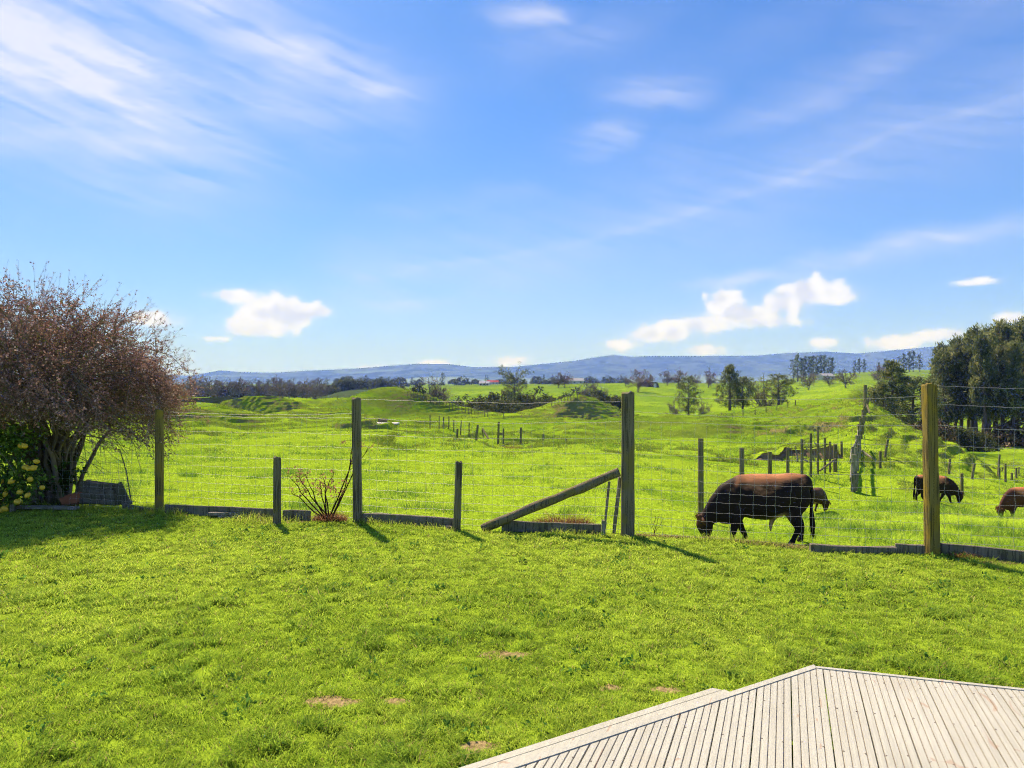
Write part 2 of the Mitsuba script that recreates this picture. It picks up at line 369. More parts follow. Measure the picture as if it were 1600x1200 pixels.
# for each bearing (given as the picture column it runs through): how far under eye level the ground lies, as slope (units of 1/1100) at those distances
COLS = {
    -60: [850, 786, 736, 706, 688, 672, 660, 650, 640, 634, 630, 628, 626, 624, 620, 614, 608, 604, 602, 600],
    180: [850, 786, 738, 708, 689, 670, 655, 645, 639, 635, 632, 629, 626, 623, 620, 614, 608, 604, 602, 600],
    255: [850, 788, 741, 711, 690, 668, 650, 629, 638, 640, 638, 633, 628, 623, 620, 613, 607, 604, 602, 600],
    300: [850, 788, 742, 712, 690, 670, 653, 625, 640, 640, 639, 634, 628, 624, 620, 612, 607, 604, 602, 600],
    340: [850, 789, 744, 713, 692, 676, 662, 637, 645, 637, 633, 637, 630, 626, 620, 612, 607, 604, 602, 600],
    372: [850, 790, 745, 714, 694, 678, 666, 655, 648, 638, 631, 638, 634, 627, 621, 612, 607, 604, 602, 600],
    405: [850, 790, 745, 713, 693, 678, 667, 660, 650, 642, 629, 640, 637, 630, 621, 612, 607, 604, 602, 600],
    455: [850, 790, 744, 712, 692, 677, 668, 660, 650, 642, 622, 636, 640, 632, 622, 612, 607, 603, 602, 600],
    540: [851, 792, 746, 714, 692, 675, 661, 655, 646, 638, 621, 635, 640, 630, 620, 611, 606, 603, 601, 600],
    600: [852, 793, 748, 716, 694, 678, 668, 660, 650, 619, 625, 645, 642, 628, 616, 609, 605, 602, 601, 600],
    632: [853, 793, 749, 717, 696, 681, 671, 662, 651, 615, 626, 648, 644, 628, 614, 608, 604, 602, 601, 600],
    665: [853, 794, 750, 718, 697, 684, 673, 665, 654, 622, 634, 652, 648, 628, 612, 606, 603, 601, 600, 600],
    710: [854, 794, 750, 718, 698, 688, 677, 668, 656, 637, 648, 658, 652, 632, 611, 604, 602, 600, 600, 600],
    755: [855, 795, 750, 719, 700, 690, 680, 669, 660, 648, 655, 660, 655, 628, 609, 603, 601, 600, 600, 600],
    800: [856, 795, 750, 719, 700, 692, 681, 669, 660, 651, 656, 660, 655, 632, 607, 602, 600, 600, 600, 600],
    850: [857, 796, 750, 719, 699, 694, 683, 670, 658, 634, 646, 658, 652, 630, 607, 602, 600, 599, 600, 600],
    890: [858, 796, 750, 719, 699, 695, 684, 668, 656, 620, 634, 652, 648, 630, 607, 601, 599, 599, 600, 600],
    925: [858, 796, 750, 718, 699, 695, 684, 669, 656, 624, 640, 652, 646, 626, 605, 600, 599, 599, 600, 600],
    960: [858, 796, 750, 718, 700, 694, 683, 669, 657, 641, 650, 653, 645, 622, 602, 599, 599, 599, 600, 600],
    1000: [859, 797, 751, 719, 701, 693, 681, 668, 659, 654, 656, 652, 643, 620, 600, 598, 598, 599, 600, 600],
    1060: [861, 803, 757, 724, 704, 692, 679, 667, 661, 657, 656, 652, 645, 622, 604, 600, 598, 599, 600, 600],
    1140: [862, 812, 775, 735, 713, 697, 682, 668, 660, 653, 643, 646, 640, 622, 608, 602, 599, 599, 600, 600],
    1220: [862, 812, 795, 738, 717, 700, 684, 668, 656, 645, 635, 634, 628, 617, 608, 600, 594, 594, 597, 600],
    1285: [862, 812, 803, 739, 714, 695, 675, 654, 641, 635, 630, 625, 618, 609, 602, 592, 585, 588, 594, 600],
    1340: [862, 812, 803, 740, 712, 682, 652, 632, 628, 623, 618, 612, 607, 601, 595, 588, 582, 584, 592, 600],
    1375: [862, 812, 799, 742, 714, 684, 656, 643, 655, 668, 676, 670, 640, 612, 598, 588, 580, 582, 592, 600],
    1410: [862, 812, 794, 746, 722, 694, 663, 662, 684, 693, 690, 686, 656, 625, 602, 588, 578, 580, 592, 600],
    1455: [862, 812, 790, 756, 734, 703, 684, 700, 706, 702, 694, 690, 664, 634, 605, 590, 578, 580, 592, 600],
    1500: [862, 812, 795, 768, 744, 711, 716, 721, 714, 704, 695, 690, 668, 638, 608, 592, 580, 582, 592, 600],
    1555: [862, 812, 808, 776, 752, 744, 738, 728, 716, 705, 696, 690, 670, 640, 610, 594, 582, 584, 594, 600],
    1620: [862, 812, 813, 783, 763, 749, 737, 726, 715, 704, 696, 690, 670, 640, 610, 595, 584, 586, 595, 600],
    1700: [862, 812, 813, 783, 763, 749, 737, 726, 715, 704, 696, 690, 670, 640, 610, 595, 584, 586, 595, 600]}
CU = np.array([(c - 800) / F for c in COLS])
LR = np.log(ROWS)
# steep near faces of the hummocks: (distance and row of the foot, distance and row of the crest)
FACE = {255: (67, 653, 72, 629), 300: (67, 656, 72, 624), 340: (68, 656, 72, 637), 372: (130, 646, 135, 631), 405: (130, 646, 135, 629), 455: (128, 648, 135, 621), 540: (127, 647, 135, 620.5),
        600: (104, 652, 110, 618), 632: (103, 653, 110, 614), 665: (103, 655, 110, 621), 710: (106, 655, 110, 637), 850: (106, 656, 110, 634), 890: (104, 656, 110, 619), 925: (104, 656, 110, 623), 960: (107, 656, 110, 641),
        1000: (40, 706, 54, 688), 1060: (40, 709, 54, 688), 800: (40, 703, 54, 689), 1140: (40, 716, 52, 692)}


def profile(c):
    pts = {d: p for d, p in zip(ROWS, COLS[c])}
    if c in FACE:
        a, ra, b, rb = FACE[c]
        for d in [d for d in pts if a - 9 < d < b + 3 and d > 30]: del pts[d]
        pts[a], pts[b] = ra, rb
    ds = sorted(pts)
    return PchipInterpolator(np.log(ds), [EYE - (pts[d] - 600) * d / F for d in ds], extrapolate=True)


PROF = [profile(c) for c in COLS]

TH_IN = np.linspace(-.70, .70, 430)
TH = np.concatenate([np.linspace(-math.pi, -.715, 70), TH_IN, np.linspace(.715, math.pi, 70)])
LRAD = np.concatenate([np.linspace(math.log(2.0), math.log(10.5), 14)[:-1], np.linspace(math.log(10.5), math.log(28), 120), np.linspace(math.log(28), math.log(130), 560)[1:], np.linspace(math.log(130), math.log(700), 170)[1:], np.linspace(math.log(700), math.log(9000), 60)[1:]])


def base_height(theta, r):
    """Height of the bare ground without relief, from the bearing profiles; behind and beside the camera the outermost profiles go on."""
    th = np.clip(theta, -.655, .655)
    d = r * np.cos(th)
    u = np.tan(th)
    ld = np.log(np.clip(d, 9.0, 4500))
    fine = np.linspace(LR[0], LR[-1], 2600)
    tab = np.array([p(fine) for p in PROF])                       # columns x distances
    x = np.interp(u, CU, np.arange(len(CU)))
    y = (np.clip(ld, fine[0], fine[-1]) - fine[0]) / (fine[-1] - fine[0]) * 2599
    return map_coordinates(tab, [x, y], order=1, mode='nearest')


gt, gr = np.meshgrid(TH, np.exp(LRAD), indexing='ij')
GZ = base_height(gt, gr)
GZ[70:500] = gaussian_filter(GZ[70:500], (3, 2.0), mode='nearest')
GX, GY = gr * np.sin(gt), gr * np.cos(gt)
gp = np.stack([GX, GY, GX * 0], -1)
away = np.clip((np.abs(gt) - .7) / .5, 0, 1)
GZ += away * (meshkit.fbm(gp * .012 + 5, 4, 3) - .5) * np.clip(gr / 14 - 1, 0, 9)
ins = np.clip((gr - 12.5) / 8, 0, 1)
# single hummocks: picture column and distance of the middle, half width and half depth in metres, height
for px, d, rx_, ry_, h in ((345, 60, 6.5, 3.2, 1.7), (483, 86, 8, 4, 1.6), (415, 108, 10, 4.5, 2.4), (560, 106, 9, 4.5, 2.2), (520, 72, 7, 3.0, .7), (655, 76, 3.2, 2.2, .9), (300, 46, 5, 2.6, .6),
                           (1000, 70, 9, 3.2, .9), (905, 62, 8, 2.8, .8), (745, 58, 7, 2.6, .7), (1120, 66, 8, 3, .9), (1240, 60, 7, 3, 1.0), (1290, 84, 9, 4, 1.0), (600, 60, 6, 2.6, .5)):
    cx = (px - 800) / F * d
    q = np.sqrt(((GX - cx) / rx_) ** 2 + ((GY - d) / np.where(GY < d, ry_, ry_ * 2.2)) ** 2) * (.85 + .3 * meshkit.fbm(gp * .25 + 11, 2, 19))
    GZ += h * np.clip(1 - q, 0, 1) ** 1.15 * (1 + .6 * np.clip(q, 0, 1)) * (gr < 140)
GZ[70:500] = gaussian_filter(GZ[70:500], (1.2, 1.6), mode='nearest')
gsl = np.hypot(np.gradient(GZ, axis=1) / np.gradient(gr, axis=1), np.gradient(GZ, axis=0) / (np.gradient(gt, axis=0) * gr + 1e-9))
slope = gaussian_filter(np.clip(gsl, 0, 1), (4, 4))
# general unevenness
GZ += ins * (meshkit.fbm(gp * .16, 4, 12) - .5) * np.clip(gr / 60, .25, 1.2) * .75
GZ += ins * (meshkit.fbm(gp * np.array([.075, .10, 1]) + 3, 3, 17) - .5) * 1.7 * np.clip((gr - 38) / 20, 0, 1) * np.clip(2.2 - gr / 90, 0, 1)
GZ += ins * (meshkit.fbm(gp * .9, 3, 14) - .5) * .16 * np.clip(1.4 - gr / 220, 0, 1)
# sheep tracks: steps that follow the contours of the steeper slopes
rise = np.gradient(GZ, axis=1) / np.gradient(gr, axis=1)
steepness = gaussian_filter(np.clip(gsl, 0, 1), (5, 9))
gpx0 = 800 + F * np.tan(np.clip(gt, -1.2, 1.2))
tr = np.clip((steepness - .030) / .07, 0, 1) * np.clip((gr - 26) / 10, 0, 1) * np.clip(1.5 - gr / 260, 0, 1)
warp = (meshkit.fbm(gp * np.array([.10, .05, 1]), 3, 30) - .5) * 1.6 + (meshkit.fbm(gp * .5, 2, 31) - .5) * .35
ph = (GZ + warp) / .42
saw = ph - np.floor(ph)
step = np.where(saw < .74, saw / .74, 1 - (saw - .74) / .26)
patchy = np.clip(meshkit.fbm(gp * np.array([.09, .07, 1]) + 9, 3, 44) * 3.2 - .75, 0, 1.25)
TRACK = tr * patchy * np.where(saw > .70, 1, 0) * np.where(gpx0 > 1350, .35, 1)
GZ -= tr * (step - .5) * .34 * patchy
# slumps and mounds on the right bank and the round knoll
hump = meshkit.fbm(gp * np.array([.36, .42, 1]), 3, 50)
hump = np.clip((hump - .45) / .25, 0, 1); hump = hump * hump * (3 - 2 * hump)
gpx = 800 + F * np.tan(np.clip(gt, -1.2, 1.2))
bank = np.clip((gpx - 1345) / 40, 0, 1) * np.clip((1580 - gpx) / 50, 0, 1) * np.clip((GY - 26) / 8, 0, 1) * np.clip((72 - GY) / 14, 0, 1)
knoll = np.clip(1 - ((gpx - 905) / 90) ** 2, 0, 1) * np.clip((GY - 74) / 8, 0, 1) * np.clip((112 - GY) / 14, 0, 1)
GZ += bank * (hump - .35) * .24 + knoll * (hump - .35) * .55
near = np.clip((13.0 - gr) / 2, 0, 1)
GZ = np.where(gr < 9, np.minimum(GZ, -.35), GZ)


def ground(x, y):
    shape = np.shape(x)
    x, y = np.atleast_1d(np.asarray(x, float)).ravel(), np.atleast_1d(np.asarray(y, float)).ravel()
    t, l = np.arctan2(x, y), np.log(np.maximum(np.hypot(x, y), 2.0))
    return map_coordinates(GZ, [np.interp(t, TH, np.arange(len(TH))), np.interp(l, LRAD, np.arange(len(LRAD)))], order=1, mode='nearest').reshape(shape)


def on_ground(px, d, dz=0.0):
    """The point of the paddock at distance d on the bearing of picture column px."""
    x = (px - 800) / F * d
    return np.array([x, d, float(ground(x, d)) + dz])


def at_depth(px, py, d):
    return np.array([(px - 800) / F * d, d, EYE - (py - 600) * d / F])


def on_plane(px, py, z=0.0):
    d = (EYE - z) * F / (py - 600)
    return np.array([(px - 800) / F * d, d, z])


def solve_d(px, base, dmin, dmax):
    """The distance at which the ground on this bearing lies at picture row `base`."""
    d = np.exp(np.linspace(math.log(dmin), math.log(dmax), 500))
    x = (px - 800) / F * d
    row = 600 + (EYE - ground(x, d)) * F / d
    return float(d[np.argmin(np.abs(row - base))])


nt, nr = GZ.shape
ii, jj = np.meshgrid(np.arange(nt - 1), np.arange(nr - 1), indexing='ij')
a = (ii * nr + jj).ravel()
tris = np.vstack([np.stack([a, a + 1, a + nr + 1], 1), np.stack([a, a + nr + 1, a + nr], 1)])[:, ::-1]
one('pasture', (np.stack([GX, GY, GZ], -1).reshape(-1, 3), tris), 'turf', smooth=True)
labels['pasture'] = {'label': 'rolling lime green grazed hills reaching to the far ranges', 'kind': 'structure'}

# the raised house lawn, ending along the fence
FENCE_X = np.array([-40, -9.3, -6.06, -3.70, -2.47, -.82, 1.63, 3.95, 5.40, 9.5, 40])
FENCE_Y = np.array([20.5, 12.9, 12.05, 11.15, 11.15, 10.58, 10.22, 9.62, 9.08, 7.95, -.4])


def fence_y(x): return np.interp(x, FENCE_X, FENCE_Y)


def lawn_z(x, y):
    p = np.stack([np.asarray(x, float), np.asarray(y, float), np.zeros_like(np.asarray(x, float))], -1)
    return (meshkit.fbm(p * .7, 3, 90) - .5) * .07


lx = np.concatenate([np.linspace(-40, -13, 10), np.linspace(-12.6, 12.6, 127), np.linspace(13, 40, 10)])
lt = np.concatenate([np.linspace(0, .3, 6)[:-1], np.linspace(.3, 1, 100)])
LXg, LTg = np.meshgrid(lx, lt, indexing='ij')
LYg = -35 + (fence_y(LXg) + 35 + .10) * (1 - (1 - LTg) ** 1.6)
LZg = lawn_z(LXg, LYg)
LZg = np.where(LTg > .999, -.6, LZg)
n1 = len(lt)
ii, jj = np.meshgrid(np.arange(len(lx) - 1), np.arange(n1 - 1), indexing='ij')
a = (ii * n1 + jj).ravel()
one('lawn', (np.stack([LXg, LYg, LZg], -1).reshape(-1, 3), np.vstack([np.stack([a, a + 1, a + n1 + 1], 1), np.stack([a, a + n1 + 1, a + n1], 1)])[:, ::-1]), 'lawn_soil', smooth=True)
labels['lawn'] = {'label': 'bright green house lawn in front of the wire fence', 'kind': 'structure'}

# far ranges
RIDGE = [(-700, 590), (-200, 588), (100, 590), (300, 590), (322, 586), (345, 582), (375, 585), (430, 586), (470, 583), (520, 581), (560, 579), (600, 576), (650, 572), (700, 572), (740, 577), (800, 577),
         (850, 572), (900, 567), (930, 562), (960, 558), (985, 561), (1020, 560), (1100, 560), (1180, 559), (1230, 555), (1290, 553), (1340, 556), (1400, 550), (1450, 546), (1500, 543), (1600, 545), (1900, 552), (2400, 575)]
rx = np.linspace(-700, 2400, 420)
ry = np.interp(rx, [p for p, _ in RIDGE], [q for _, q in RIDGE])
ks = np.linspace(0, 1, 26)
RX, RK = np.meshgrid(rx, ks, indexing='ij')
RD = 5000 + RK * 3400
peak = (600 - ry)[:, None] * 7040 / F + 25
prof = np.where(RK < .6, (RK / .6) ** 1.35, 1 - (np.clip(RK - .6, 0, 1) / .4) ** 1.5)
RXw = (RX - 800) / F * RD
rp = np.stack([RXw, RD, RD * 0], -1)
spur = meshkit.fbm(rp * .0016, 5, 8)
RZ = -30 + (peak + 30) * np.clip(prof * (.78 + .44 * spur * (1 - np.exp(-((RK - .6) / .10) ** 2))) + 0, 0, None)
RZ = np.where(np.abs(RK - .6) < .025, -30 + (peak + 30) * (.985 + .03 * spur), RZ)
n1 = len(ks)
ii, jj = np.meshgrid(np.arange(len(rx) - 1), np.arange(n1 - 1), indexing='ij')
a = (ii * n1 + jj).ravel()
one('mountains', (np.stack([RXw, RD, RZ], -1).reshape(-1, 3), np.vstack([np.stack([a, a + 1, a + n1 + 1], 1), np.stack([a, a + n1 + 1, a + n1], 1)])[:, ::-1]), 'range', smooth=True)
labels['mountains'] = {'label': 'long blue hazy forested range along the horizon', 'kind': 'structure'}

# ---8<--- objects follow

# ------------------------------------------------------------------ the deck
DZ = .45
BD = np.array([math.sin(math.radians(21.2)), math.cos(math.radians(21.2))])     # the way the boards run
BA = np.array([BD[1], -BD[0]])
from shapely.geometry import Polygon, box as sbox, LineString
from shapely import affinity
import shapely
dC = on_plane(1277, 1045, DZ)[:2]
dL = on_plane(810, 1200, DZ)[:2] - dC; dL /= np.linalg.norm(dL)
dR = on_plane(1600, 1080, DZ)[:2] - dC; dR /= np.linalg.norm(dR)
nL = np.array([dL[1], -dL[0]]); nL *= np.sign(nL @ (-BD)) * -1                    # outwards from the left edge
nR = np.array([dR[1], -dR[0]]); nR *= np.sign(nR @ (-BD)) * -1
if nL @ np.array([-1, 1]) < 0: nL = -nL
if nR @ np.array([0, 1]) < 0: nR = -nR


def meet(p, d, q, e):
    """Where the lines p + s d and q + t e cross."""
    s = np.linalg.solve(np.stack([d, -e], 1), q - p)[0]
    return p + s * d


def extr(poly, z0, z1):
    poly = shapely.geometry.polygon.orient(poly)
    m = trimesh.creation.extrude_polygon(poly, z1 - z0, engine='earcut')
    m.apply_translation([0, 0, z0])
    return m


deck = thing('timber_deck', 'pale weathered grooved timber deck corner with two narrow side steps at lower right', 'deck')
inner = Polygon([dC, dC + dR * 6.0, dC + dR * 6.0 - nR * 7.0, dC + dL * 7.5 - nR * 3.0, dC + dL * 7.5])
PITCH, GAP = .1835, .006
a0 = BA @ dC
for k in range(-26, 22):
    lo = a0 + .035 + k * PITCH
    ribs = []
    m = []
    jit = rng.normal() * .0004
    for i in range(5):
        w = (PITCH - GAP) / 5
        x0, x1 = lo + i * w + (.0018 if i else 0), lo + (i + 1) * w - (.0018 if i < 4 else 0)
        for (za, zb, e) in ((DZ - .030, DZ - .0072, 0.0), (DZ - .0072, DZ - .0022, 0.0), (DZ - .0022, DZ, .0016)):
            xa, xb = (lo + i * w, lo + (i + 1) * w) if zb < DZ - .007 else (x0 + e, x1 - e)
            strip = Polygon([BA * xa - BD * 6, BA * xb - BD * 6, BA * xb + BD * 9, BA * xa + BD * 9])
            g = strip.intersection(inner)
            if g.is_empty or g.geom_type != 'Polygon' or g.area < .002: continue
            m.append(extr(g, za, zb + jit * (za >= DZ - .0072)))
    if m:
        mm = trimesh.util.concatenate(m)
        v = np.array(mm.vertices)
        if np.hypot(v[:, 0], v[:, 1]).min() > 9: continue
        part(deck, 'board', mm, 'deck_wood')


def plank(p0, d, n, l, o0, o1, z, th, cut0=0.0, cut1=0.0):
    """A plank along d from p0, between the offsets o0 and o1 on n, ends cut askew."""
    q = Polygon([p0 + n * o0, p0 + d * l + n * o0, p0 + d * (l + cut1) + n * o1, p0 + d * cut0 + n * o1])
    a, b = extr(q, z - th, z - .004), extr(q.buffer(-.003, join_style=2), z - .004, z)
    return trimesh.util.concatenate([a, b])


def beyond(px, py, z, p, n): return (on_plane(px, py, z)[:2] - p) @ n


def along(px, py, z, p, d): return (on_plane(px, py, z)[:2] - p) @ d


part(deck, 'edge_trim', plank(dC, dL, nL, 7.5, .006, beyond(900, 1159, DZ, dC, nL), DZ + .002, .03, -.045, 0), 'deck_wood', label='flat edge board along the left side of the deck')
part(deck, 'edge_trim', plank(dC, dR, nR, 6, .006, .040, DZ + .003, .12, -.017, 0), 'deck_wood', label='narrow edge board along the far side of the deck')
part(deck, 'fascia', plank(dC, dL, nL, 7.5, .040, .062, DZ - .032, .38), 'deck_wood')
z1, z2 = .27, .12
o3 = beyond(900, 1151, z1, dC, nL)
s1 = along(1140, 1078, z1, dC, dL); s2 = along(1031, 1105, z2, dC, dL)
st = part(deck, 'step', plank(dC + dL * s1, dL, nL, 6.0, .065, o3, z1, .04, .02, 0), 'deck_wood', label='upper side step of the deck')
part(st, 'tread', plank(dC + dL * (s1 + .03), dL, nL, 6.0, o3 + .006, o3 + .062, z1 - .004, .04, .03, 0), 'deck_wood')
st2 = part(deck, 'step', plank(dC + dL * s2, dL, nL, 6.0, o3 - .04, o3 + .14, z2, .04, .03, 0), 'deck_wood', label='lower side step of the deck')
part(st, 'riser', plank(dC + dL * (s1 + .02), dL, nL, 6.0, o3 - .06, o3 - .036, z1 - .042, .22), 'deck_wood')
nails = Soup()
nr_ = np.random.default_rng(3)
for row in range(12):
    c0 = dC - nR * (.10 + .45 * row)
    for k in range(-26, 22):
        for o in (.042, .136):
            p_ = meet(c0, dR, BA * (a0 + .035 + k * PITCH + o), BD) + BD * nr_.normal() * .012
            if not inner.buffer(-.02).contains(shapely.Point(p_)): continue
            m = trimesh.creation.cylinder(.0045, .004, sections=8); nails.add(m.vertices + np.array([*p_, DZ - .0012]), m.faces)
scene[deck + '__nail_heads'] = mikit.ply(nails.mesh(), 'rusty_wire')
labels[deck + '__nail_heads'] = {'kind': 'stuff', 'label': 'small dark nail heads in rows'}
DECK_ZONE = Polygon([dC + nR * .05 - dL * .04, dC + dR * 6, dC + dR * 6 - nR * 9, dC + dL * 7.5 - nR * 3, dC + dL * 7.5 + nL * (o3 + .12), dC + dL * s2 + nL * (o3 + .12), dC + dL * s1 + nL * (o3 + .06), dC + dL * s1 + nL * .11])

# ------------------------------------------------------------------ grass


def blades(p, h, w, face, lean, bend, col, seg=2):
    """Bent tapering blades: base points p, height, width, facing angle, lean vectors, tip colour factor."""
    n = len(p)
    s = np.stack([np.cos(face), np.sin(face), face * 0], 1) * (w * .5)[:, None]
    up = np.array([0, 0, 1.0])
    m = p + up * (h * .55)[:, None] + lean * (h * .35)[:, None]
    t = p + up * (h * (1 - .35 * bend))[:, None] + lean * (h * (.75 + .6 * bend))[:, None]
    if seg == 2:
        v = np.stack([p - s, p + s, m + s * .8, m - s * .8, t], 1).reshape(-1, 3)
        f = (np.array([[0, 1, 2], [0, 2, 3], [3, 2, 4]])[None] + (np.arange(n) * 5)[:, None, None]).reshape(-1, 3)
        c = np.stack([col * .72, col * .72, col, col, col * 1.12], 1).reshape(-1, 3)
    else:
        v = np.stack([p - s, p + s, t], 1).reshape(-1, 3)
        f = np.arange(3 * n).reshape(-1, 3)
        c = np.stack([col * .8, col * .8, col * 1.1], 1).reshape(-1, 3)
    return v, f, np.clip(c, 0, 1)


def pts3(x, y, s, o=0): return np.stack([x * s + o, y * s, x * 0], 1)


LIME, MID, DEEP, STRAW = np.array([.50, .645, .090]), np.array([.38, .54, .058]), np.array([.14, .285, .038]), np.array([.52, .44, .20])
N = 730000
u = np.where(rng.random(N) < .86, rng.uniform(-.84, .84, N), rng.uniform(-1.5, 1.5, N))
e = .35
d = (3.0 ** e + rng.random(N) * (13.6 ** e - 3.0 ** e)) ** (1 / e)
x, y = u * d, d
ok = y < fence_y(x) - .02
ok &= ~shapely.contains_xy(DECK_ZONE, x, y)
x, y = x[ok], y[ok]
bare = np.zeros(len(x))
for bx, by, ba, bb in BARE_XY:
    r = np.hypot((x - bx) / ba, (y - by) / bb) + (meshkit.fbm(pts3(x, y, 14), 3, 5) - .5) * 1.4
    bare = np.maximum(bare, np.clip((1.1 - r) / .6, 0, 1))
clump = meshkit.fbm(pts3(x, y, 2.1), 3, 101)
small = meshkit.fbm(pts3(x, y, 8.5), 2, 102)
keep = rng.random(len(x)) > bare * .80
keep &= rng.random(len(x)) < .28 + 1.7 * np.clip(small - .28, 0, 1)
x, y, clump, small, bare = x[keep], y[keep], clump[keep], small[keep], bare[keep]
n = len(x)
tuft = np.clip((clump - .51) / .16, 0, 1) * np.clip((small - .35) / .25, 0, 1)
h = (.024 + .022 * rng.random(n) + .030 * np.clip(small - .3, 0, .6) + .028 * tuft) * np.where(rng.random(n) < .06, 1.6, 1) * (1 - .55 * bare) * np.clip(1.15 - y / 34, .6, 1.2)
w = (.0034 + .0028 * rng.random(n)) * (1 + .14 * np.clip(y - 4, 0, 9)) * (1 + .35 * tuft)
th = meshkit.fbm(pts3(x, y, 4.3, 30), 2, 104) * 14 + rng.normal(size=n) * 1.1
la = rng.uniform(.25, 1.15, n)
lean = np.stack([np.cos(th) * la, np.sin(th) * la, th * 0], 1)
patch = meshkit.fbm(pts3(x, y, .55, 9), 3, 105)
k = np.clip((patch - .34 - .05 * np.clip(y - 6, 0, 3) / 3 + .10 * np.clip(6.5 - y, 0, 2) / 2) / .30 + rng.normal(size=n) * .28, 0, 1)[:, None]
col = LIME * (1 - k) + MID * k
k2 = np.clip(tuft * .5 * np.clip(1.75 - y / 7, .2, 1) + rng.normal(size=n) * .16, 0, 1)[:, None]
col = col * (1 - k2) + DEEP * k2
dry = rng.random(n) < .035 + .30 * bare
col = np.where(dry[:, None], STRAW * rng.uniform(.5, 1.0, (n, 1)), col) * rng.uniform(.72, 1.25, (n, 1))
v, f, c = blades(np.stack([x, y, lawn_z(x, y) - .004], 1), h, w, rng.uniform(0, 6.3, n), lean, rng.uniform(.1, 1.0, n), col)
print('lawn blades', n)
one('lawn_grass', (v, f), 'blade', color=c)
labels['lawn_grass'] = {'label': 'short bright green lawn grass with darker tufts', 'kind': 'stuff'}

# grazed sward beyond the fence, in tussocks that thin out with distance
N = 330000
u = rng.uniform(-.80, .80, N)
d = np.exp(rng.uniform(math.log(9.0), math.log(75), N))
x, y = u * d, d
cl = meshkit.fbm(pts3(x, y, .75, 50), 3, 111)
sm = meshkit.fbm(pts3(x, y, 3.0, 10), 2, 112)
ok = (y > fence_y(x) + .14) & (rng.random(N) < .20 + 1.5 * np.clip(cl - .42, 0, 1) + .7 * np.clip(sm - .4, 0, 1))
x, y, cl, sm = x[ok], y[ok], cl[ok], sm[ok]
n = len(x)
tu = np.clip((cl - .52) / .12, 0, 1) * np.clip((sm - .38) / .2, 0, 1)
h = .045 + .05 * rng.random(n) + .13 * tu
w = (.004 + .003 * rng.random(n)) * (1 + .13 * (y - 9))
th = meshkit.fbm(pts3(x, y, 1.3, 70), 2, 114) * 14 + rng.normal(size=n)
la = rng.uniform(.2, .9, n)
k = np.clip(tu + rng.normal(size=n) * .2, 0, 1)[:, None]
col = LIME * (1 - k) + (DEEP * .9) * k
dry = rng.random(n) < .04
col = np.where(dry[:, None], STRAW * rng.uniform(.5, .9, (n, 1)), col) * rng.uniform(.75, 1.25, (n, 1))
v, f, c = blades(np.stack([x, y, ground(x, y) - .01], 1), h, w, rng.normal(size=n) * .5, np.stack([np.cos(th) * la, np.sin(th) * la, th * 0], 1), rng.uniform(0, 1, n), col, seg=1)
print('pasture blades', n)
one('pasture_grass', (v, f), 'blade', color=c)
labels['pasture_grass'] = {'label': 'grazed lime green pasture grass in uneven tussocks', 'kind': 'stuff'}

# rougher, darker grass on the risers of the sheep tracks and slumps
N = 900000
u = rng.uniform(-.74, .74, N); d = np.exp(rng.uniform(math.log(30), math.log(130), N)); x, y = u * d, d
ti = np.interp(np.arctan2(x, y), TH, np.arange(len(TH))); ri = np.interp(np.log(np.hypot(x, y)), LRAD, np.arange(len(LRAD)))
tk = map_coordinates(TRACK, [ti, ri], order=1, mode='nearest')
ok = rng.random(N) < np.clip(tk * 1.2, 0, .6)
x, y = x[ok], y[ok]; n = len(x)
print('track blades', n)
h = (.12 + .16 * rng.random(n)); w = .010 * (y / 16)
th = rng.uniform(0, 6.3, n); la = rng.uniform(.1, .8, n)
rust = rng.random(n) < .28
col = np.where(rust[:, None], np.array([.24, .24, .065]), np.array([.12, .21, .028])) * rng.uniform(.6, 1.25, (n, 1))
v, f, c = blades(np.stack([x, y, ground(x, y) - .02], 1), h, w, rng.normal(size=n) * .6, np.stack([np.cos(th) * la, np.sin(th) * la, th * 0], 1), rng.uniform(0, 1, n), col, seg=1)
one('rough_grass', (v, f), 'blade', color=c)
labels['rough_grass'] = {'label': 'rough darker grass along the stepped sheep tracks of the hummocks', 'kind': 'stuff'}

# longer uncut grass along the foot of the fence
N = 42000
x = rng.uniform(-10.5, 9.5, N)
off = np.abs(rng.normal(size=N)) * .16 + .04
side = np.where(rng.random(N) < .72, 1, -1)
y = fence_y(x) + off * side * np.where(side < 0, .55, 1)
g = meshkit.fbm(pts3(x, y, 1.4, 3), 3, 131)
ok = rng.random(N) < np.clip((g - .36) * 4, .12, 1)
x, y, g, off, side = x[ok], y[ok], g[ok], off[ok], side[ok]
n = len(x)
z = np.where(side > 0, ground(x, y), lawn_z(x, y))
h = (.06 + .22 * rng.random(n) ** 2) * np.clip(g * 1.8, .5, 1.3) * np.where(side > 0, 1, .55)
th = rng.uniform(0, 6.3, n); la = rng.uniform(.1, .7, n)
col = np.where((rng.random(n) < .16)[:, None], STRAW * .8, LIME * .5 + MID * .5) * rng.uniform(.7, 1.2, (n, 1))
v, f, c = blades(np.stack([x, y, z - .01], 1), h, .005 + .004 * rng.random(n), rng.uniform(0, 6.3, n), np.stack([np.cos(th) * la, np.sin(th) * la, th * 0], 1), rng.uniform(.2, 1, n), col)
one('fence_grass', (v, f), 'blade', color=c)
labels['fence_grass'] = {'label': 'longer uncut grass along the foot of the wire fence', 'kind': 'stuff'}

